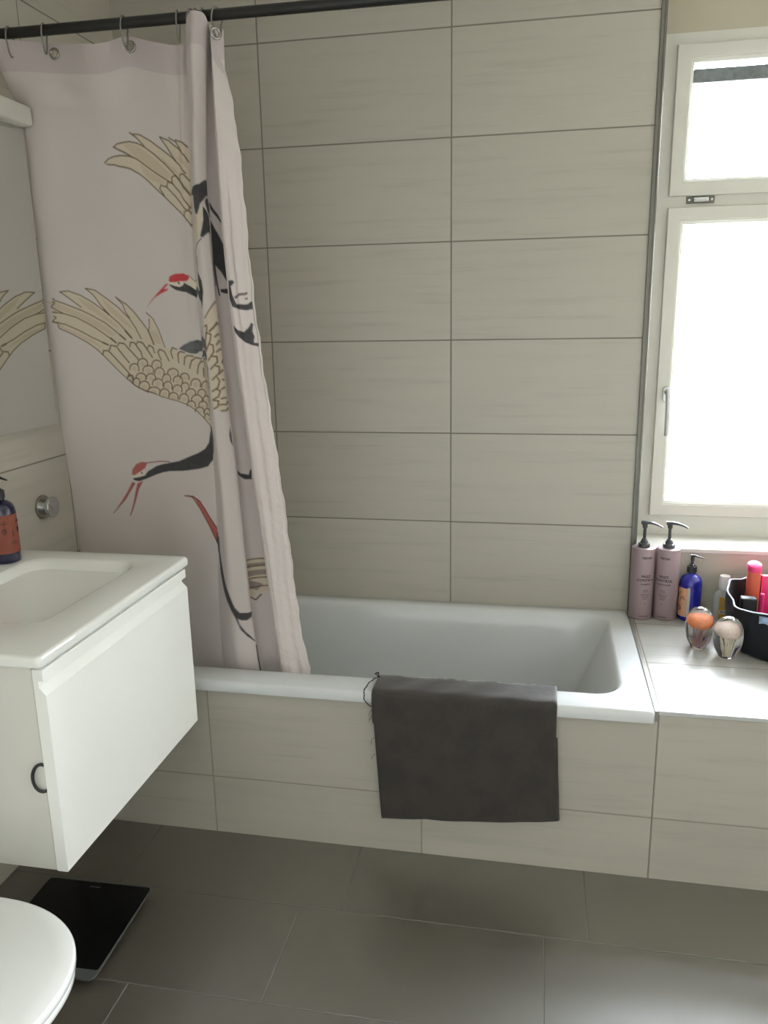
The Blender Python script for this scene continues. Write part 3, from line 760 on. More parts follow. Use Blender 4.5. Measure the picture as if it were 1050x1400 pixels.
('Af','tan2',0.0,[2395,4586,2387,4608,2371,4618,2355,4609,2351,4588,2360,4566,2377,4556,2391,4565]),
('Al','br',3.5,[2333,4595,2336,4571,2346,4550,2360,4535,2377,4528,2392,4531,2402,4544,2438,4588,2438,4610,2405,4608]),
('Af','tan2',0.0,[1303,3985,1287,4011,1256,4020,1229,4008,1221,3981,1237,3954,1267,3944,1296,3958]),
('Al','br',3.5,[1188,3991,1193,3962,1210,3935,1236,3917,1268,3910,1298,3917,1323,3933,1337,3958,1338,3986,1326,4013]),
('Al','br',3.7,[1928,3821,1905,3743,1942,3677,2010,3688]),
('Al','br',3.7,[2016,3865,2019,3753,2061,3709,2132,3719]),
('Al','br',3.7,[2103,3884,2123,3783,2173,3747,2267,3752]),
('Al','br',3.7,[2184,3918,2225,3816,2303,3765,2383,3780]),
('Al','br',3.7,[2300,3982,2333,3869,2380,3810,2588,3939]),
('Al','br',3.7,[2393,4027,2398,3914,2509,3945]),
('Al','br',3.7,[2598,4156,2657,4044,2618,3963]),
('Al','br',2.7,[1167,4135,1259,4227,1413,4309,1650,4396,1928,4405,2073,4427,2208,4486,2328,4585,2452,4746]),
('Al','br',2.7,[2647,4014,2636,4243,2564,4501]),
('Af','gy',0.0,[2048,3675,2128,3612,2239,3555,2366,3528,2666,3676,2657,3811,2379,3679,2328,3713,2236,3718,2135,3700]),
('Af','bk',0.0,[2398,3735,2663,3826,2656,3945,2403,3782]),
('Af','tan',0.0,[2685,3450,2757,3343,2888,3159,3066,3268,2881,3581,2739,3607,2705,3513]),
('Af','tan',0.0,[2689,3493,2758,3459,3070,3341,2882,3853,2882,4140,2874,4566,2776,4596,2679,4562,2677,4447,2679,4302,2693,3947,2646,3831,2697,3597]),
('Al','br',3.1,[2700,3412,2777,3311,2882,3174]),
('Al','br',3.1,[2743,3576,2838,3490,3066,3268]),
('Al','br',3.9,[2682,3516,2711,3498,2713,3542,2671,3693,2665,3819]),
('Al','br',3.9,[2697,3597,2761,3611,2741,3695,2665,3819]),
('Al','br',3.9,[2727,3737,2774,3750,2770,3834,2685,3940]),
('Al','br',3.9,[2746,3891,2805,3889,2804,3960,2703,4053]),
('Al','br',3.9,[2776,4011,2821,4016,2809,4102,2709,4189]),
('Al','br',3.9,[2779,4160,2802,4202,2769,4289,2691,4339]),
('Al','br',3.9,[2752,4311,2795,4331,2763,4405,2686,4447]),
('Al','br',3.9,[2693,4454,2757,4462,2740,4535,2688,4563]),
('Al','br',3.9,[2777,4592,2843,4582,2874,4537]),
('Al','br',3.9,[2764,4513,2855,4500,2882,4445]),
('Al','br',3.9,[2749,3577,2809,3526,2865,3443]),
('Al','br',3.9,[2807,3644,2872,3584]),
('Al','br',3.9,[2818,3741,2873,3668]),
('Al','br',3.9,[2807,3833,2874,3774]),
('Al','br',3.9,[2809,4109,2868,4044]),
('Al','br',3.9,[2810,4310,2862,4271]),
('Al','br',3.9,[2796,4433,2868,4405]),
('Al','br',3.9,[2865,3963,2882,3910]),
('Al','br',3.9,[2843,4184,2865,4170]),
('Af','bk',0.0,[2438,4719,2483,4767,2537,4954,2494,5112,2401,5180,2322,5271,2194,5317,1870,5407,1589,5467,1391,5506,1227,5564,1095,5616,1011,5603,1002,5574,1103,5550,1195,5520,1269,5449,1410,5382,1634,5340,1835,5270,2002,5181,2166,5101,2297,5022,2366,4932,2401,4792]),
('Af','cream',0.0,[995,5540,1088,5487,1181,5440,1216,5461,1208,5514,1103,5550,1008,5572]),
('Af','salm',0.0,[990,5524,1009,5442,1082,5356,1175,5315,1274,5323,1224,5403,1141,5462,1033,5528]),
('Af','bk',0.0,[1144,5473,1170,5466,1166,5495,1145,5501]),
('Al','dr',2.5,[1260,5327,1420,5316,1665,5319]),
('Af','salm',0.0,[636,6131,795,5922,895,5775,983,5629,1030,5649,957,5746,842,5918]),
('Af','salm',0.0,[889,6154,955,5980,1012,5789,1061,5646,1155,5607,1083,5714,1011,5906,930,6100]),
('Al','dr',1.8,[636,6131,844,5906,1022,5649]),
('Al','dr',1.8,[893,6154,974,5979,1052,5763,1150,5612]),
('Af','bk',0.0,[2865,4789,2874,4888,2877,5049,2847,4985,2842,4905]),
('Bf','bk',0.0,[3076,5348,3117,5400,3219,5438,3249,5364,3268,5367,3250,5507,3165,5495,3076,5412]),
('Af','salm',0.0,[1885,5766,2017,5745,2128,5780,2219,5884,2308,6025,2406,6171,2482,6282,2378,6348,2278,6138,2143,5918,2052,5782,1950,5768]),
('Al','dr',3.1,[1885,5766,2029,5747,2150,5809,2285,6006,2406,6171,2480,6369]),
('Al','dr',3.1,[1885,5766,2008,5755,2143,5918,2278,6138,2389,6358]),
('Af','bk',0.0,[2404,6236,2504,6347,2507,6518,2565,6732,2634,6956,2689,7133,2737,7333,2776,7413,2834,7421,2905,7400,2888,7481,2832,7531,2781,7527,2754,7497,2766,7586,2806,7703,2888,7848,2880,7857,2814,7771,2767,7664,2733,7486,2680,7310,2590,7095,2514,6866,2466,6561,2384,6369]),
('Bf','tan',0.0,[3077,6672,3665,6634,3639,6978,3217,7177,3077,7234,3076,6971]),
('Bf','gy2',0.0,[3076,6732,3660,6693,3661,6724,3076,6780]),
('Bf','gy2',0.0,[3076,6840,3631,6791,3633,6851,3076,6927]),
('Bf','gy2',0.0,[3076,6971,3243,7043,3175,7143,3076,7091]),
('Bl','br',3.7,[3077,6672,3665,6634]),
('Bl','br',3.7,[3077,6784,3661,6724]),
('Bl','br',3.7,[3076,6960,3645,6901]),
('Bl','br',3.7,[3076,7102,3644,7002]),
('Bl','br',3.7,[3077,7230,3149,7287,3207,7206]),
('Al','bk',3.1,[2893,7916,2885,8116,2880,8389])]  # last stroke paints the shadow line of the pleat fold, not print
# ------------------------------------------------------------------ shower curtain
cur = empty('shower_curtain', (-.75, -.60, .40), 'pale shower curtain printed with red-crowned cranes, pleated at its free edge', 'shower curtain')
X, Y, Z, S, V = curtain_grid()
R_, C_ = X.shape
BASE = lin((202, 193, 190))
PAL = dict(tan=(202, 189, 169), tan2=(185, 167, 144), br=(100, 78, 56), bk=(44, 44, 47), gy=(84, 85, 87), gy2=(142, 132, 124), red=(186, 44, 54), salm=(168, 88, 82), dr=(120, 52, 50), cream=(214, 206, 190), pu=(104, 82, 86))
img = np.empty((R_, C_, 3)); img[:] = BASE[:3]
hem = (V < .066)
img[hem] *= np.array([.86, .84, .86])
# woven shade of the stitched hem line and side hem
img[:, -6:] *= .97
SV, VV = np.asarray(S), np.asarray(V)
rngp = np.random.default_rng(3)
wash = rngp.random((R_ // 8 + 2, C_ // 6 + 2))
wash = np.kron(wash, np.ones((8, 6)))[:R_, :C_]
for k_, col, w, pts in PRINT_AND_SHADE:
    P = np.array(pts, float).reshape(-1, 2) / 5000.
    hw = w * 1.1 / 2000. if w else 0.
    pad = hw + .003
    i0, i1 = np.searchsorted(VV, [P[:, 1].min() - pad, P[:, 1].max() + pad])
    j0, j1 = np.searchsorted(SV, [P[:, 0].min() - pad, P[:, 0].max() + pad])
    if i1 <= i0 or j1 <= j0: continue
    sx, vy = np.meshgrid(SV[j0:j1], VV[i0:i1])
    closed = k_[1] == 'f'
    A_ = P; B_ = np.roll(P, -1, 0) if closed else P[1:]
    if not closed: A_ = P[:-1]
    d2 = np.full(sx.shape, 1e9); ins = np.zeros(sx.shape, bool)
    for (ax, ay), (bx, by) in zip(A_, B_):
        dx, dy = bx - ax, by - ay; LL = dx * dx + dy * dy + 1e-12
        tt = np.clip(((sx - ax) * dx + (vy - ay) * dy) / LL, 0, 1)
        d2 = np.minimum(d2, (sx - ax - tt * dx) ** 2 + (vy - ay - tt * dy) ** 2)
        if closed and abs(dy) > 1e-12:
            c_ = ((ay > vy) != (by > vy)) & (sx < dx * (vy - ay) / dy + ax)
            ins ^= c_
    d = np.sqrt(d2)
    if closed: al = np.clip(.5 + np.where(ins, d, -d) / .0022, 0, 1)
    else: al = np.clip(.5 + (hw - d) / .0020, 0, 1)
    c = np.array(lin(PAL[col])[:3])
    if col == 'tan2': al = al * .6
    if col == 'br': al = al * .9
    if col in ('bk', 'gy') and closed:
        c = c[None, None, :] * (1 + .35 * (wash[i0:i1, j0:j1, None] - .3) * (2 if col == 'gy' else 1))
    img[i0:i1, j0:j1] = img[i0:i1, j0:j1] * (1 - al[..., None]) + c * al[..., None]
me = bpy.data.meshes.new('cloth')
co = np.stack([X, Y, Z], -1).reshape(-1, 3)
idx = np.arange(R_ * C_).reshape(R_, C_)
q = np.stack([idx[:-1, :-1], idx[1:, :-1], idx[1:, 1:], idx[:-1, 1:]], -1).reshape(-1, 4)
# round holes for the eyelets
EYE = [(-.932, 2.099), (-.724, 2.099)]
mid = co[q].mean(1)
keep = np.ones(len(q), bool)
col_of = (q[:, 0] % C_)
for ex, ez in EYE: keep &= ~((col_of < NF) & ((mid[:, 0] - ex) ** 2 + (mid[:, 2] - ez) ** 2 < .0100 ** 2))
q = q[keep]
me.vertices.add(len(co)); me.vertices.foreach_set('co', co.ravel())
me.loops.add(q.size); me.loops.foreach_set('vertex_index', q.ravel().astype(np.int32))
me.polygons.add(len(q)); me.polygons.foreach_set('loop_start', np.arange(0, q.size, 4, dtype=np.int32))
me.polygons.foreach_set('use_smooth', np.ones(len(q), bool))
me.update(calc_edges=True); me.validate()
ca = me.color_attributes.new('print', 'FLOAT_COLOR', 'POINT')
ca.data.foreach_set('color', np.concatenate([img.reshape(-1, 3), np.ones((len(co), 1))], 1).ravel())
local(link('cloth', me, M['curtain']), cur)
def surf(x, z, flat=True):
    js = range(0, NF) if flat else range(NF + 8 * NS, C_)
    b = min(((X[i, j] - x) ** 2 + (Z[i, j] - z) ** 2, i, j) for i in range(0, 60) for j in js)
    return float(Y[b[1], b[2]])
for ex, ez, rot in [(-.932, 2.099, 0), (-.724, 2.099, 0), (-.483, 2.092, 48)]:
    ey = surf(ex, ez, rot == 0)
    bm = bmesh.new()
    tube(bm, [(.0112 * math.cos(a), -.0012, .0112 * math.sin(a)) for a in [2 * math.pi * i / 24 for i in range(24)]], .0032, 8, closed=True)
    bmesh.ops.rotate(bm, verts=bm.verts[:], cent=(0, 0, 0), matrix=Matrix.Rotation(math.radians(rot), 3, 'Z'))
    bmesh.ops.translate(bm, verts=bm.verts[:], vec=(ex + (.004 if rot else 0), ey - (.003 if rot else .0005), ez))
    part('eyelet', bm, M['steel'], cur, 60, 'metal eyelet')

# ------------------------------------------------------------------ towel over the rim
tw = empty('towel', (.12, -.72, .14), 'dark grey microfibre towel hung over the front rim of the bathtub', 'towel')
path = [(-.597, .37), (-.602, .42), (-.6075, .455), (-.613, .473), (-.622, .4845), (-.634, .4885), (-.66, .4892), (-.69, .4892), (-.712, .4888), (-.7215, .4858), (-.7270, .479), (-.7285, .468), (-.7285, .45), (-.7270, .40)]
pp = [(v.x, v.y) for v in spline([(a, b, 0) for a, b in path], 3)]
nx, nb = 90, 70
rows = []
bm = bmesh.new()
rng = random.Random(5)
grid = []
for i in range(nx + 1):
    a = i / nx
    xt, xb = -.127 + .478 * a, -.106 + .473 * a
    zb = .116 + (.030 * (a / .80) if a < .8 else .030 + .016 * (a - .8) / .2) + .002 * math.sin(9 * a)
    colv = []
    m = len(pp)
    for k in range(m):
        y, z = pp[k]
        lift = .002 * a + .0008 * math.sin(23 * a + k * .4)
        colv.append((xt, y, z + (lift if k < 30 else 0)))
    z0 = pp[-1][1]
    for k in range(1, nb + 1):
        f = k / nb
        z = z0 + (zb - z0) * f
        g = (.47 - z) / (.47 - zb)
        x = xt + (xb - xt) * g
        wav = .0022 * math.sin(a * 7 + 1.2) * f + .0025 * math.sin(a * 17 + f * 5) * f * f
        colv.append((x, -.7270 - .001 - abs(wav) - .003 * f * f, z))
    grid.append(colv)
nk = len(grid[0])
def seam(i, k):
    """raised stitched border"""
    dx = min(i, nx - i) / nx * .475; dk = (nk - 1 - k) * .0042
    d = min(dx, dk)
    return .0012 if d < .006 else (-.0006 if d < .010 else 0.)
vv = [[None] * nk for _ in range(nx + 1)]
ww = [[None] * nk for _ in range(nx + 1)]
for i in range(nx + 1):
    for k in range(nk):
        p = Vector(grid[i][k]); p0 = Vector(grid[i][max(k - 1, 0)]); p1 = Vector(grid[i][min(k + 1, nk - 1)])
        t = (p1 - p0).normalized(); n = Vector((0, t.z, -t.y))   # outward
        if n.dot(Vector((0, -1, .3 if k < 30 else 0))) < 0 and k > 12: n = -n
        if k <= 12 and n.z < 0: n = -n
        th = .0032 + seam(i, k) + .0004 * rng.random()
        if i in (0, nx) or k in (0, nk - 1): th = .0018
        vv[i][k] = bm.verts.new(p); ww[i][k] = bm.verts.new(p + n * th)
for i in range(nx):
    for k in range(nk - 1):
        bm.faces.new((vv[i][k], vv[i][k + 1], vv[i + 1][k + 1], vv[i + 1][k]))
        bm.faces.new((ww[i][k], ww[i + 1][k], ww[i + 1][k + 1], ww[i][k + 1]))
for k in range(nk - 1):
    bm.faces.new((vv[0][k], ww[0][k], ww[0][k + 1], vv[0][k + 1])); bm.faces.new((vv[nx][k], vv[nx][k + 1], ww[nx][k + 1], ww[nx][k]))
for i in range(nx):
    bm.faces.new((vv[i][nk - 1], ww[i][nk - 1], ww[i + 1][nk - 1], vv[i + 1][nk - 1])); bm.faces.new((vv[i][0], vv[i + 1][0], ww[i + 1][0], ww[i][0]))
part('cloth', bm, M['towel'], tw, 70)
bm = bmesh.new()
def twist(pts, r, n=8, turns=5, amp=.0012):
    b = bmesh.new(); P = spline(pts, n)
    tube(b, [p + Vector((math.cos(turns * 2 * math.pi * i / len(P)) * amp, math.sin(turns * 2 * math.pi * i / len(P)) * amp, 0)) for i, p in enumerate(P)], [r * (1 + .35 * math.sin(i * 1.9)) for i in range(len(P))], 7)
    part('frayed_cord', b, M['black_cord'], tw, 60, 'dark frayed cord looped at the towel corner')
M['black_cord'] = mat('dark cord', (44, 42, 41), .9, .5, 300.)
twist([(-.126, -.655, .495), (-.133, -.672, .497), (-.141, -.700, .496), (-.146, -.722, .490), (-.146, -.733, .474), (-.139, -.735, .458), (-.127, -.734, .450)], .0015)
twist([(-.124, -.650, .494), (-.130, -.651, .505), (-.122, -.655, .508), (-.118, -.660, .498)], .0018, 5, 2)
for k in range(5):
    z = .44 - k * .03 * rng.random() - .01 * k
    b = bmesh.new(); tube(b, [(-.124 + (.47 - z) * .03, -.731, z), (-.131 + (.47 - z) * .03, -.733, z - .006), (-.134 + (.47 - z) * .04 - .003 * rng.random(), -.732, z - .016 * rng.random() - .008)], .0006, 5); part('loose_thread', b, M['towel'], tw, 60)
bm.free()

# ------------------------------------------------------------------ bottles
def cyl_pt(c, r, ang, z):
    a = math.radians(ang)
    return (c[0] + r * math.sin(a), c[1] - r * math.cos(a), z)
def add_text(bm, s, size, c, r, ang, z, xs=1.0):
    cu = bpy.data.curves.new('txt', 'FONT'); cu.body = s; cu.size = size; cu.align_x = 'CENTER'; cu.align_y = 'CENTER'; cu.resolution_u = 3; cu.offset = size * .028
    ob = bpy.data.objects.new('txt', cu); COL.objects.link(ob)
    me = bpy.data.meshes.new_from_object(ob.evaluated_get(bpy.context.evaluated_depsgraph_get()))
    vs = [bm.verts.new(cyl_pt(c, r, ang + math.degrees(v.co.x * xs / r), z + v.co.y)) for v in me.vertices]
    for p in me.polygons:
        try: bm.faces.new([vs[i] for i in p.vertices])
        except ValueError: pass
    bpy.data.objects.remove(ob); bpy.data.curves.remove(cu); bpy.data.meshes.remove(me)
def patch(bm, c, r, a0, a1, z0, z1, n=24):
    A = [bm.verts.new(cyl_pt(c, r, a0 + (a1 - a0) * i / n, z0)) for i in range(n + 1)]
    B = [bm.verts.new(cyl_pt(c, r, a0 + (a1 - a0) * i / n, z1)) for i in range(n + 1)]
    for i in range(n): bm.faces.new((A[i], A[i + 1], B[i + 1], B[i]))
def stroke(bm, c, r, pts, w):
    P = spline([cyl_pt(c, r, a, z) for a, z in pts], 4) if len(pts) > 2 else [cyl_pt(c, r, a, z) for a, z in pts]
    tube(bm, P, w, 6)

def pump(root, c, z, m, big=True, yaw=8, s=1.0):
    """collar, stem and nozzle as one part"""
    bm = bmesh.new()
    if big:
        lathe(bm, [(.0185, z + .0002), (.0187, z + .010), (.0172, z + .012), (.0125, z + .0125), (.0120, z + .017), (.0085, z + .023), (.0075, z + .027), (.0052, z + .0275), (.0047, z + .060), (.0075, z + .064), (.0075, z + .074), (.004, z + .078)], 28, c)
        d = Vector((math.cos(math.radians(yaw)), -math.sin(math.radians(yaw)), 0))
        b = Vector((c[0], c[1], 0))
        P = spline([b + d * -.011 + Vector((0, 0, z + .078)), b + d * .0 + Vector((0, 0, z + .0795)), b + d * .02 + Vector((0, 0, z + .079)), b + d * .038 + Vector((0, 0, z + .0745)), b + d * .053 + Vector((0, 0, z + .0675))], 5)
        n = len(P)
        tube(bm, P, [.0088 - .0056 * (i / (n - 1)) for i in range(n)], 14, flat=.75)
    else:
        lathe(bm, [(.0142, z + .0002), (.0144, z + .019), (.0135, z + .021), (.0085, z + .0215), (.0080, z + .025), (.0045, z + .027), (.0040, z + .037), (.0062, z + .039), (.0062, z + .050), (.004, z + .0525)], 28, c)
        for i in range(28):
            a = 2 * math.pi * i / 28
            tube(bm, [(c[0] + .0143 * math.cos(a), c[1] + .0143 * math.sin(a), z + .002), (c[0] + .0143 * math.cos(a), c[1] + .0143 * math.sin(a), z + .018)], .0006, 4)
        d = Vector((math.cos(math.radians(yaw)), -math.sin(math.radians(yaw)), 0)); b = Vector((c[0], c[1], 0))
        P = spline([b + d * -.006 + Vector((0, 0, z + .054)), b + d * .008 + Vector((0, 0, z + .0545)), b + d * .022 + Vector((0, 0, z + .051)), b + d * .034 + Vector((0, 0, z + .0485))], 5)
        n = len(P)
        tube(bm, P, [.0058 - .0032 * (i / (n - 1)) for i in range(n)], 12, flat=.7)
    return part('pump', bm, m, root, 45)

for (cx, cy, ang, second, lab, yaw) in ((.6245, -.0430, 13, 'SHAMPOO', 'tall pink pump bottle of shampoo touching the tiled wall corner, left one', 14), (.7005, -.0430, -24, 'CONDITIONER', 'tall pink pump bottle of conditioner, right one beside the blue bottle', 12)):
    zb = .4805
    rt = empty('pump_bottle', (cx, cy, zb), lab, 'bottle', 'tall pink pump bottles on the ledge')
    bm = bmesh.new(); r = .0365
    lathe(bm, [(r - .003, zb), (r - .0008, zb + .0015), (r, zb + .004), (r, .7125), (r - .0008, .7150), (r - .003, .7163), (.020, .7168)], 48, (cx, cy, 0))
    part('bottle_body', bm, M['pink'], rt, 40)
    pump(rt, (cx, cy, 0), .7168, M['pump_grey'], True, yaw)
    c = (cx, cy); R2 = r + .0003
    bm = bmesh.new()
    add_text(bm, 'TEKNIA', .0095, c, R2, ang, .688, 1.0)
    part('lettering', bm, M['ink'], rt); bm = bmesh.new()
    add_text(bm, 'FRIZZ', .0108, c, R2, ang, .6268, 1.1)
    add_text(bm, 'CONTROL', .0108, c, R2, ang, .6145, 1.1)
    add_text(bm, second, .0062, c, R2, ang, .6010, 1.05)
    part('lettering', bm, M['ink'], rt); bm = bmesh.new()
    # small print too fine to read: broken hair lines
    rr = random.Random(cx)
    for k in range(6):
        z = .5815 - .0053 * k - (.003 if k > 1 else 0)
        wdt = [26, 24, 44, 40, 30, 24][k]
        a = -wdt / 2
        while a < wdt / 2:
            l = rr.uniform(2.5, 6.5); patch(bm, c, R2, ang + a, ang + min(a + l, wdt / 2), z - .0008, z + .0008, 3); a += l + 1.3
    patch(bm, c, R2, ang - 2, ang + 2, .5915, .5920, 2)
    part('small_print', bm, M['ink'], rt); bm = bmesh.new()
    for q in ((-1.6, .535, 1.6, .5365), (-1., .5365, 1., .539), (-.5, .532, .5, .535)): patch(bm, c, R2, ang + q[0], ang + q[2], q[1], q[3], 3)
    part('emblem', bm, M['ink'], rt); bm = bmesh.new()
    a = -24
    while a < 24:
        l = rr.uniform(2.5, 6); patch(bm, c, R2, ang + a, ang + min(a + l, 24), .4925, .4945, 3); a += l + 1.2
    part('small_print', bm, M['ink'], rt)

# cobalt bottle on the ledge
cx, cy, zb, r = .7755, -.0400, .4805, .0345
rt = empty('pump_bottle', (cx, cy, zb), 'cobalt blue pump bottle with a tan label on the ledge', 'bottle')
bm = bmesh.new(); lathe(bm, [(r - .004, zb), (r - .001, zb + .0015), (r, zb + .005), (r, .600), (r - .0015, .611), (r - .006, .620), (r - .013, .6265), (.0155, .630), (.0125, .632), (.0125, .637)], 48, (cx, cy, 0))
part('bottle_body', bm, M['cobalt'], rt, 50)
pump(rt, (cx, cy, 0), .6368, M['black_plastic'], False, 14)
bm = bmesh.new(); patch(bm, (cx, cy), r + .0004, -128, -25, .495, .590, 30); part('label', bm, M['label_tan'], rt, 60)
bm = bmesh.new(); patch(bm, (cx, cy), r + .0004, -24.6, -10, .495, .593, 8); part('label_edge', bm, M['label_pale'], rt, 60)
bm = bmesh.new(); c2 = (cx, cy); q = r + .0006
stroke(bm, c2, q, [(-60, .577), (-72, .570), (-84, .553)], .0008)
stroke(bm, c2, q, [(-63, .545), (-57, .5585), (-48, .5615), (-41, .561), (-34, .551)], .0010)
stroke(bm, c2, q, [(-58, .5525), (-50, .5565), (-42, .5515)], .0008)
stroke(bm, c2, q, [(-50, .5535), (-49, .5525)], .0014)
stroke(bm, c2, q, [(-80, .531), (-66, .527), (-55, .5225), (-60, .515), (-68, .5145)], .0010)
part('face_drawing', bm, M['ink_black'], rt, 60)

# dark blue bottle on the basin
cx, cy, zb, r = -1.043, -.872, .8532, .035
rt = empty('pump_bottle', (cx, cy, zb), 'dark blue pump bottle with an orange label on the washbasin', 'bottle')
bm = bmesh.new(); lathe(bm, [(r - .004, zb), (r - .001, zb + .0015), (r, zb + .005), (r, .982), (r - .0015, .993), (r - .006, 1.002), (r - .013, 1.0085), (.0155, 1.012), (.0125, 1.014), (.0125, 1.018)], 48, (cx, cy, 0))
part('bottle_body', bm, M['navy_glass'], rt, 50)
pump(rt, (cx, cy, 0), 1.0178, M['black_plastic'], False, 10)
bm = bmesh.new(); patch(bm, (cx, cy), r + .0004, -40, 150, .880, .9785, 40); part('label', bm, M['label_orange'], rt, 60)
bm = bmesh.new(); c2 = (cx, cy); q = r + .0006
for a0 in (42, 108):
    stroke(bm, c2, q, [(a0 - 10, .9625), (a0 - 7, .957), (a0, .9555), (a0 + 7, .957), (a0 + 10, .9625)], .0008)
    stroke(bm, c2, q, [(a0, .9560), (a0, .9645)], .0008)
    stroke(bm, c2, q, [(a0 - 1, .9500), (a0 + 1, .9490)], .0017)
    stroke(bm, c2, q, [(a0 - 7, .944), (a0, .9445), (a0 + 7, .944)], .0007)
    for da in (-8, -2, 3, 8): stroke(bm, c2, q, [(a0 + da * .8, .944), (a0 + da, .9275 + .0008 * abs(da))], .0008)
stroke(bm, c2, q, [(75, .937), (74, .930), (78, .925), (74, .9225)], .0008)
stroke(bm, c2, q, [(66, .9065), (72, .9095), (77, .9085), (82, .9095), (88, .9065), (77, .9035), (66, .9065)], .0007)
part('face_drawing', bm, M['ink_black'], rt, 60)

# milky lotion bottle
cx, cy, zb = .876, -.0420, .4805
rt = empty('lotion_bottle', (cx, cy, zb), 'clear milky bottle with a yellow label and white cap', 'bottle')
bm = bmesh.new()
def oval(k, z, n=32): return [(cx + .0305 * k * math.copysign(abs(math.cos(a)) ** .8, math.cos(a)), cy + .019 * (k if k > .6 else .6 + (k - .6) * .6) * math.copysign(abs(math.sin(a)) ** .8, math.sin(a)), z) for a in [2 * math.pi * i / n for i in range(n)]]
loft(bm, [oval(.86, zb), oval(.95, zb + .003), oval(1, zb + .008), oval(.98, zb + .04), oval(1, zb + .065), oval(.99, zb + .078), oval(.88, zb + .090), oval(.66, zb + .0985), oval(.52, zb + .102), oval(.46, zb + .103)])
part('bottle_body', bm, M['lotion'], rt, 60)
bm = bmesh.new(); lathe(bm, [(.0152, zb + .1035), (.0155, zb + .106), (.0158, zb + .110), (.0168, zb + .1108), (.0158, zb + .147), (.0148, zb + .1495), (.004, zb + .150)], 36, (cx, cy, 0)); part('cap', bm, M['cap_white'], rt, 40)
def oval_patch(bm, a0, a1, z0, z1, off, n=16):
    f = lambda a, z: (cx + (.0305 + off) * math.copysign(abs(math.sin(a)) ** .8, math.sin(a)), cy - (.019 + off) * abs(math.cos(a)) ** .8, z)
    A = [bm.verts.new(f(math.radians(a0 + (a1 - a0) * i / n), z0)) for i in range(n + 1)]; B = [bm.verts.new(f(math.radians(a0 + (a1 - a0) * i / n), z1)) for i in range(n + 1)]
    for i in range(n): bm.faces.new((A[i], A[i + 1], B[i + 1], B[i]))
bm = bmesh.new(); oval_patch(bm, -24, 60, zb + .010, zb + .082, .0006); part('label', bm, M['label_yellow'], rt)
bm = bmesh.new(); oval_patch(bm, -20, 40, zb + .028, zb + .040, .0009); part('barcode_field', bm, M['cap_white'], rt)
bm = bmesh.new()
for k, (a, w) in enumerate([(-16, 3), (-11, 2), (-7, 4), (0, 2), (4, 3), (9, 5), (17, 2), (21, 4), (28, 2), (32, 3)]): oval_patch(bm, a, a + w, zb + .030, zb + .038, .0012, 2)
part('barcode', bm, M['ink_black'], rt)
bm = bmesh.new()
for k in range(5): oval_patch(bm, -18, 46 - 6 * (k % 2), zb + .050 + .005 * k, zb + .0508 + .005 * k, .0009, 6)
part('small_print', bm, M['ink_grey'], rt)

# ------------------------------------------------------------------ glass jellyfish weights
def jelly(cx, cy, H, R, bell, tent, tilt, lab, seed):
    zb = .4803
    rt = empty('jellyfish_paperweight', (cx, cy, zb), lab, 'paperweight', 'glass jellyfish paperweights on the ledge')
    bm = bmesh.new(); prof = []
    zc = H * .56
    prof += [(.001, 0), (R * .50, 0), (R * .56, .0008)]
    for i in range(1, 26):
        t = i / 26; z = H * t
        u = (z - zc) / (zc if z < zc else H - zc)
        prof.append((R * math.sqrt(max(0, 1 - abs(u) ** 2.1)) ** (1.0 if z > zc else .62), z))
    prof = [p for k, p in enumerate(prof) if k < 3 or p[0] > R * .57 or p[1] > zc]
    prof.append((.0012, H))
    lathe(bm, prof, 48, (cx, cy, zb))
    part('glass_body', bm, M['glass'], rt, 60)
    # bell: dome with a flat underside, tipped toward the room
    bm = bmesh.new(); br = R * .70
    lathe(bm, [(.001, -.004), (br * .6, -.0035), (br * .93, -.002), (br, .002), (br * .97, .007), (br * .82, .0135), (br * .55, .0185), (br * .25, .0205), (.001, .021)], 32, (0, 0, 0))
    bmesh.ops.rotate(bm, verts=bm.verts[:], cent=(0, 0, 0), matrix=Matrix.Rotation(math.radians(tilt), 3, 'X'))
    bmesh.ops.translate(bm, verts=bm.verts[:], vec=(cx, cy, zb + H * .585))
    part('bell', bm, bell, rt, 60)
    rr = random.Random(seed)
    for k in range(15):
        a = 2 * math.pi * k / 15 + rr.uniform(-.2, .2); q = br * (.20 + .20 * (k % 3))
        bm = bmesh.new()
        P = [(cx + q * math.cos(a) * (1 - .12 * j) + rr.uniform(-.0012, .0012), cy + q * math.sin(a) * (1 - .12 * j) + rr.uniform(-.0012, .0012), zb + H * .56 - (H * .50) * j / 5) for j in range(6)]
        tube(bm, spline(P, 4), .0013, 6)
        part('tentacle', bm, tent, rt, 60)
jelly(.7655, -.272, .124, .0395, M['jelly_orange'], M['tent_mauve'], 14, 'glass paperweight with an orange jellyfish inside, left of the pair', 3)
jelly(.8325, -.332, .121, .0405, M['jelly_cream'], M['tent_cream'], 14, 'glass paperweight with a cream jellyfish inside, beside the dark bag', 8)

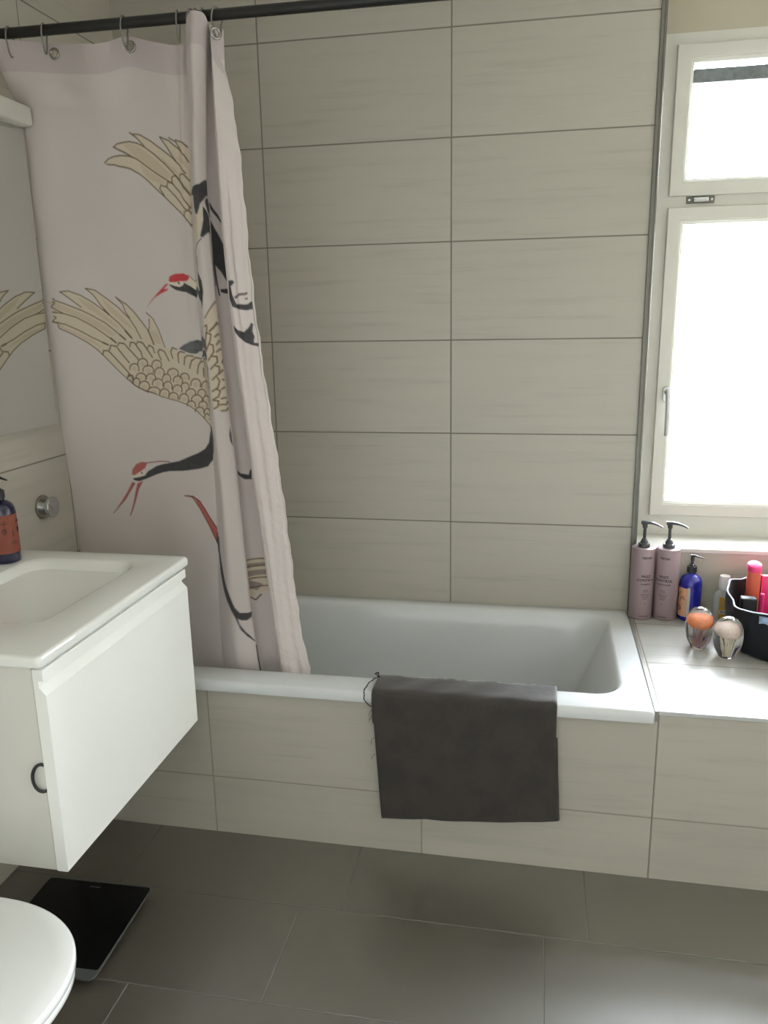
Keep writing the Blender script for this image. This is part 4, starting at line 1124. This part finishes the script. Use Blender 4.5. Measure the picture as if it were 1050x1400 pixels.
# ------------------------------------------------------------------ navy bag and contents
BC = (1.0, -.232)
bag = empty('wash_bag', (BC[0], BC[1], .4805), 'open navy fabric bag with pale piping at the end of the ledge', 'bag')
def rim(a): return .628 + .013 * math.sin(a) + .009 * math.exp(-((a - 2.55) / .35) ** 2) + .005 * math.sin(5 * a) + .004 * math.sin(3 * a + 1.)
def bagp(a, v, off=0.):
    h = rim(a); z = .4806 + (h - .4806) * v
    k = .143 + .012 * math.sin(min(1, v * 1.3) * math.pi / 2) - .012 * max(0, (.06 - v) / .06) ** 2 + .003 * math.sin(3 * a + 2 * v) + .004 * math.sin(6 * a + 4 * v) * v + .003 * math.sin(13 * a - 6 * v) * v
    k += off
    return (BC[0] + k * math.cos(a), BC[1] + k * 1.06 * math.sin(a), z)
NA = 72
AA = [2 * math.pi * i / NA for i in range(NA)]
bm = bmesh.new(); loft(bm, [[bagp(a, v) for a in AA] for v in (0, .01, .03, .06, .15, .3, .45, .6, .75, .9, 1.)], True, False)
part('outer_shell', bm, M['navy_cloth'], bag, 60)
bm = bmesh.new(); loft(bm, [[bagp(a, v, -.005) for a in AA] for v in (.995, .8, .5, .2, .03)], False, True)
part('lining', bm, M['navy_lining'], bag, 60)
bm = bmesh.new(); tube(bm, [bagp(a, 1.0, -.0025) for a in AA], .0026, 8, closed=True)
part('piping', bm, M['piping'], bag, 60)
bm = bmesh.new()
n = 14; g = [[bm.verts.new(bagp(math.radians(232 + 50 * i / n), .80 + .16 * j / 4 - .05 * (i / n) + (.03 if j == 0 else 0) * math.sin(i), .0016)) for j in range(5)] for i in range(n + 1)]
for i in range(n):
    for j in range(4): bm.faces.new((g[i][j], g[i + 1][j], g[i + 1][j + 1], g[i][j + 1]))
part('printed_patch', bm, M['pale_print'], bag, 60)

rt = empty('cosmetic_bottle', (.935, -.142, .50), 'coral bottle with a magenta cap standing up out of the navy bag', 'bottle')
bm = bmesh.new(); lathe(bm, [(.017, .49), (.0195, .494), (.0195, .66), (.0192, .694)], 32, (.935, -.142, 0)); part('bottle_body', bm, M['coral'], rt, 40)
bm = bmesh.new()
ring = lambda k, z, sl: [(.935 + .0200 * k * math.cos(a), -.142 + .0200 * k * math.sin(a), z + sl * .020 * k * math.sin(a)) for a in AA[::2]]
loft(bm, [ring(1, .6825, .15), ring(1.02, .690, .3), ring(1.02, .700, .3), ring(.9, .7025, .3)]); part('cap', bm, M['magenta'], rt, 40)
bm = bmesh.new(); bbox(bm, .962, 1.06, -.137, -.125, .50, .664, .004, 3)
tag(build('cosmetic_pouch', bm, M['magenta'], None, 40), 'flat magenta packet upright in the navy bag beside the coral bottle', 'packet')
bm = bmesh.new(); bbox(bm, .888, .932, -.222, -.190, .49, .618, .005, 3); 
o = tag(build('toiletry_case', bm, M['matte_black'], None, 40), 'black plastic case standing inside the navy bag', 'case')
bm = bmesh.new(); tube(bm, [(.953, -.182, .49), (.953, -.182, .614)], .007, 16); lathe(bm, [(.0072, .614), (.0068, .622), (.003, .624)], 16, (.953, -.182, 0))
tag(build('lip_balm_tube', bm, M['magenta'], None, 40), 'slim pink tube between the black case and magenta packet', 'tube')

# ------------------------------------------------------------------ light and camera
w = bpy.data.worlds.new('overcast sky'); scene.world = w; w.use_nodes = True
nt = w.node_tree; bg = nt.nodes['Background']
tcw = nt.nodes.new('ShaderNodeTexCoord'); sx_ = nt.nodes.new('ShaderNodeSeparateXYZ'); nt.links.new(tcw.outputs['Generated'], sx_.inputs[0])
rp = nt.nodes.new('ShaderNodeValToRGB'); mz = nt.nodes.new('ShaderNodeMath'); mz.operation = 'MULTIPLY_ADD'; nt.links.new(sx_.outputs[2], mz.inputs[0]); mz.inputs[1].default_value = .5; mz.inputs[2].default_value = .5; nt.links.new(mz.outputs[0], rp.inputs[0])
rp.color_ramp.elements[0].position = .44; rp.color_ramp.elements[0].color = (.26, .26, .25, 1)
rp.color_ramp.elements[1].position = .56; rp.color_ramp.elements[1].color = (.95, .99, 1.09, 1)
nt.links.new(rp.outputs[0], bg.inputs[0]); bg.inputs[1].default_value = WORLD
def area(name, loc, rot, sx, sy, e, col=(1, 1, 1), portal=False):
    l = bpy.data.lights.new(name, 'AREA'); l.shape = 'RECTANGLE'; l.size = sx; l.size_y = sy; l.energy = e; l.color = col
    if portal: l.cycles.is_portal = True
    o = bpy.data.objects.new(name, l); COL.objects.link(o); o.location = loc; o.rotation_euler = rot
    return o
area('window_portal', (1.106, .245, 1.48), (math.radians(-90), 0, 0), .92, 1.56, 1, portal=True)
area('ceiling_fill_light', (.25, -2.4, ZC - .05), (0, 0, 0), .9, .9, CEIL_FILL, (1., .99, .97))  # fill added behind the camera to lift the room, no lamp seen there

cam = bpy.data.cameras.new('camera'); co_ = bpy.data.objects.new('camera', cam); COL.objects.link(co_)
scene.camera = co_
yaw, pitch, roll = CAM_R
fw = Vector((-math.sin(yaw) * math.cos(pitch), math.cos(yaw) * math.cos(pitch), -math.sin(pitch)))
rv = Vector((math.cos(yaw), math.sin(yaw), 0)); uv = rv.cross(fw)
r2 = rv * math.cos(roll) + uv * math.sin(roll); u2 = -rv * math.sin(roll) + uv * math.cos(roll)
co_.matrix_world = Matrix(((r2.x, u2.x, -fw.x, CAM_P[0]), (r2.y, u2.y, -fw.y, CAM_P[1]), (r2.z, u2.z, -fw.z, CAM_P[2]), (0, 0, 0, 1)))
cam.sensor_fit = 'VERTICAL'; cam.sensor_height = 36.; cam.lens = 36. * FPX / 1400.
cam.clip_start = .02
scene.view_settings.view_transform = VT
scene.view_settings.exposure = EXPO
scene.view_settings.look = LOOK
scene.cycles.use_denoising = True
scene.cycles.max_bounces = 14; scene.cycles.diffuse_bounces = 8; scene.cycles.transmission_bounces = 10; scene.cycles.transparent_max_bounces = 12
scene.cycles.sample_clamp_indirect = 8.
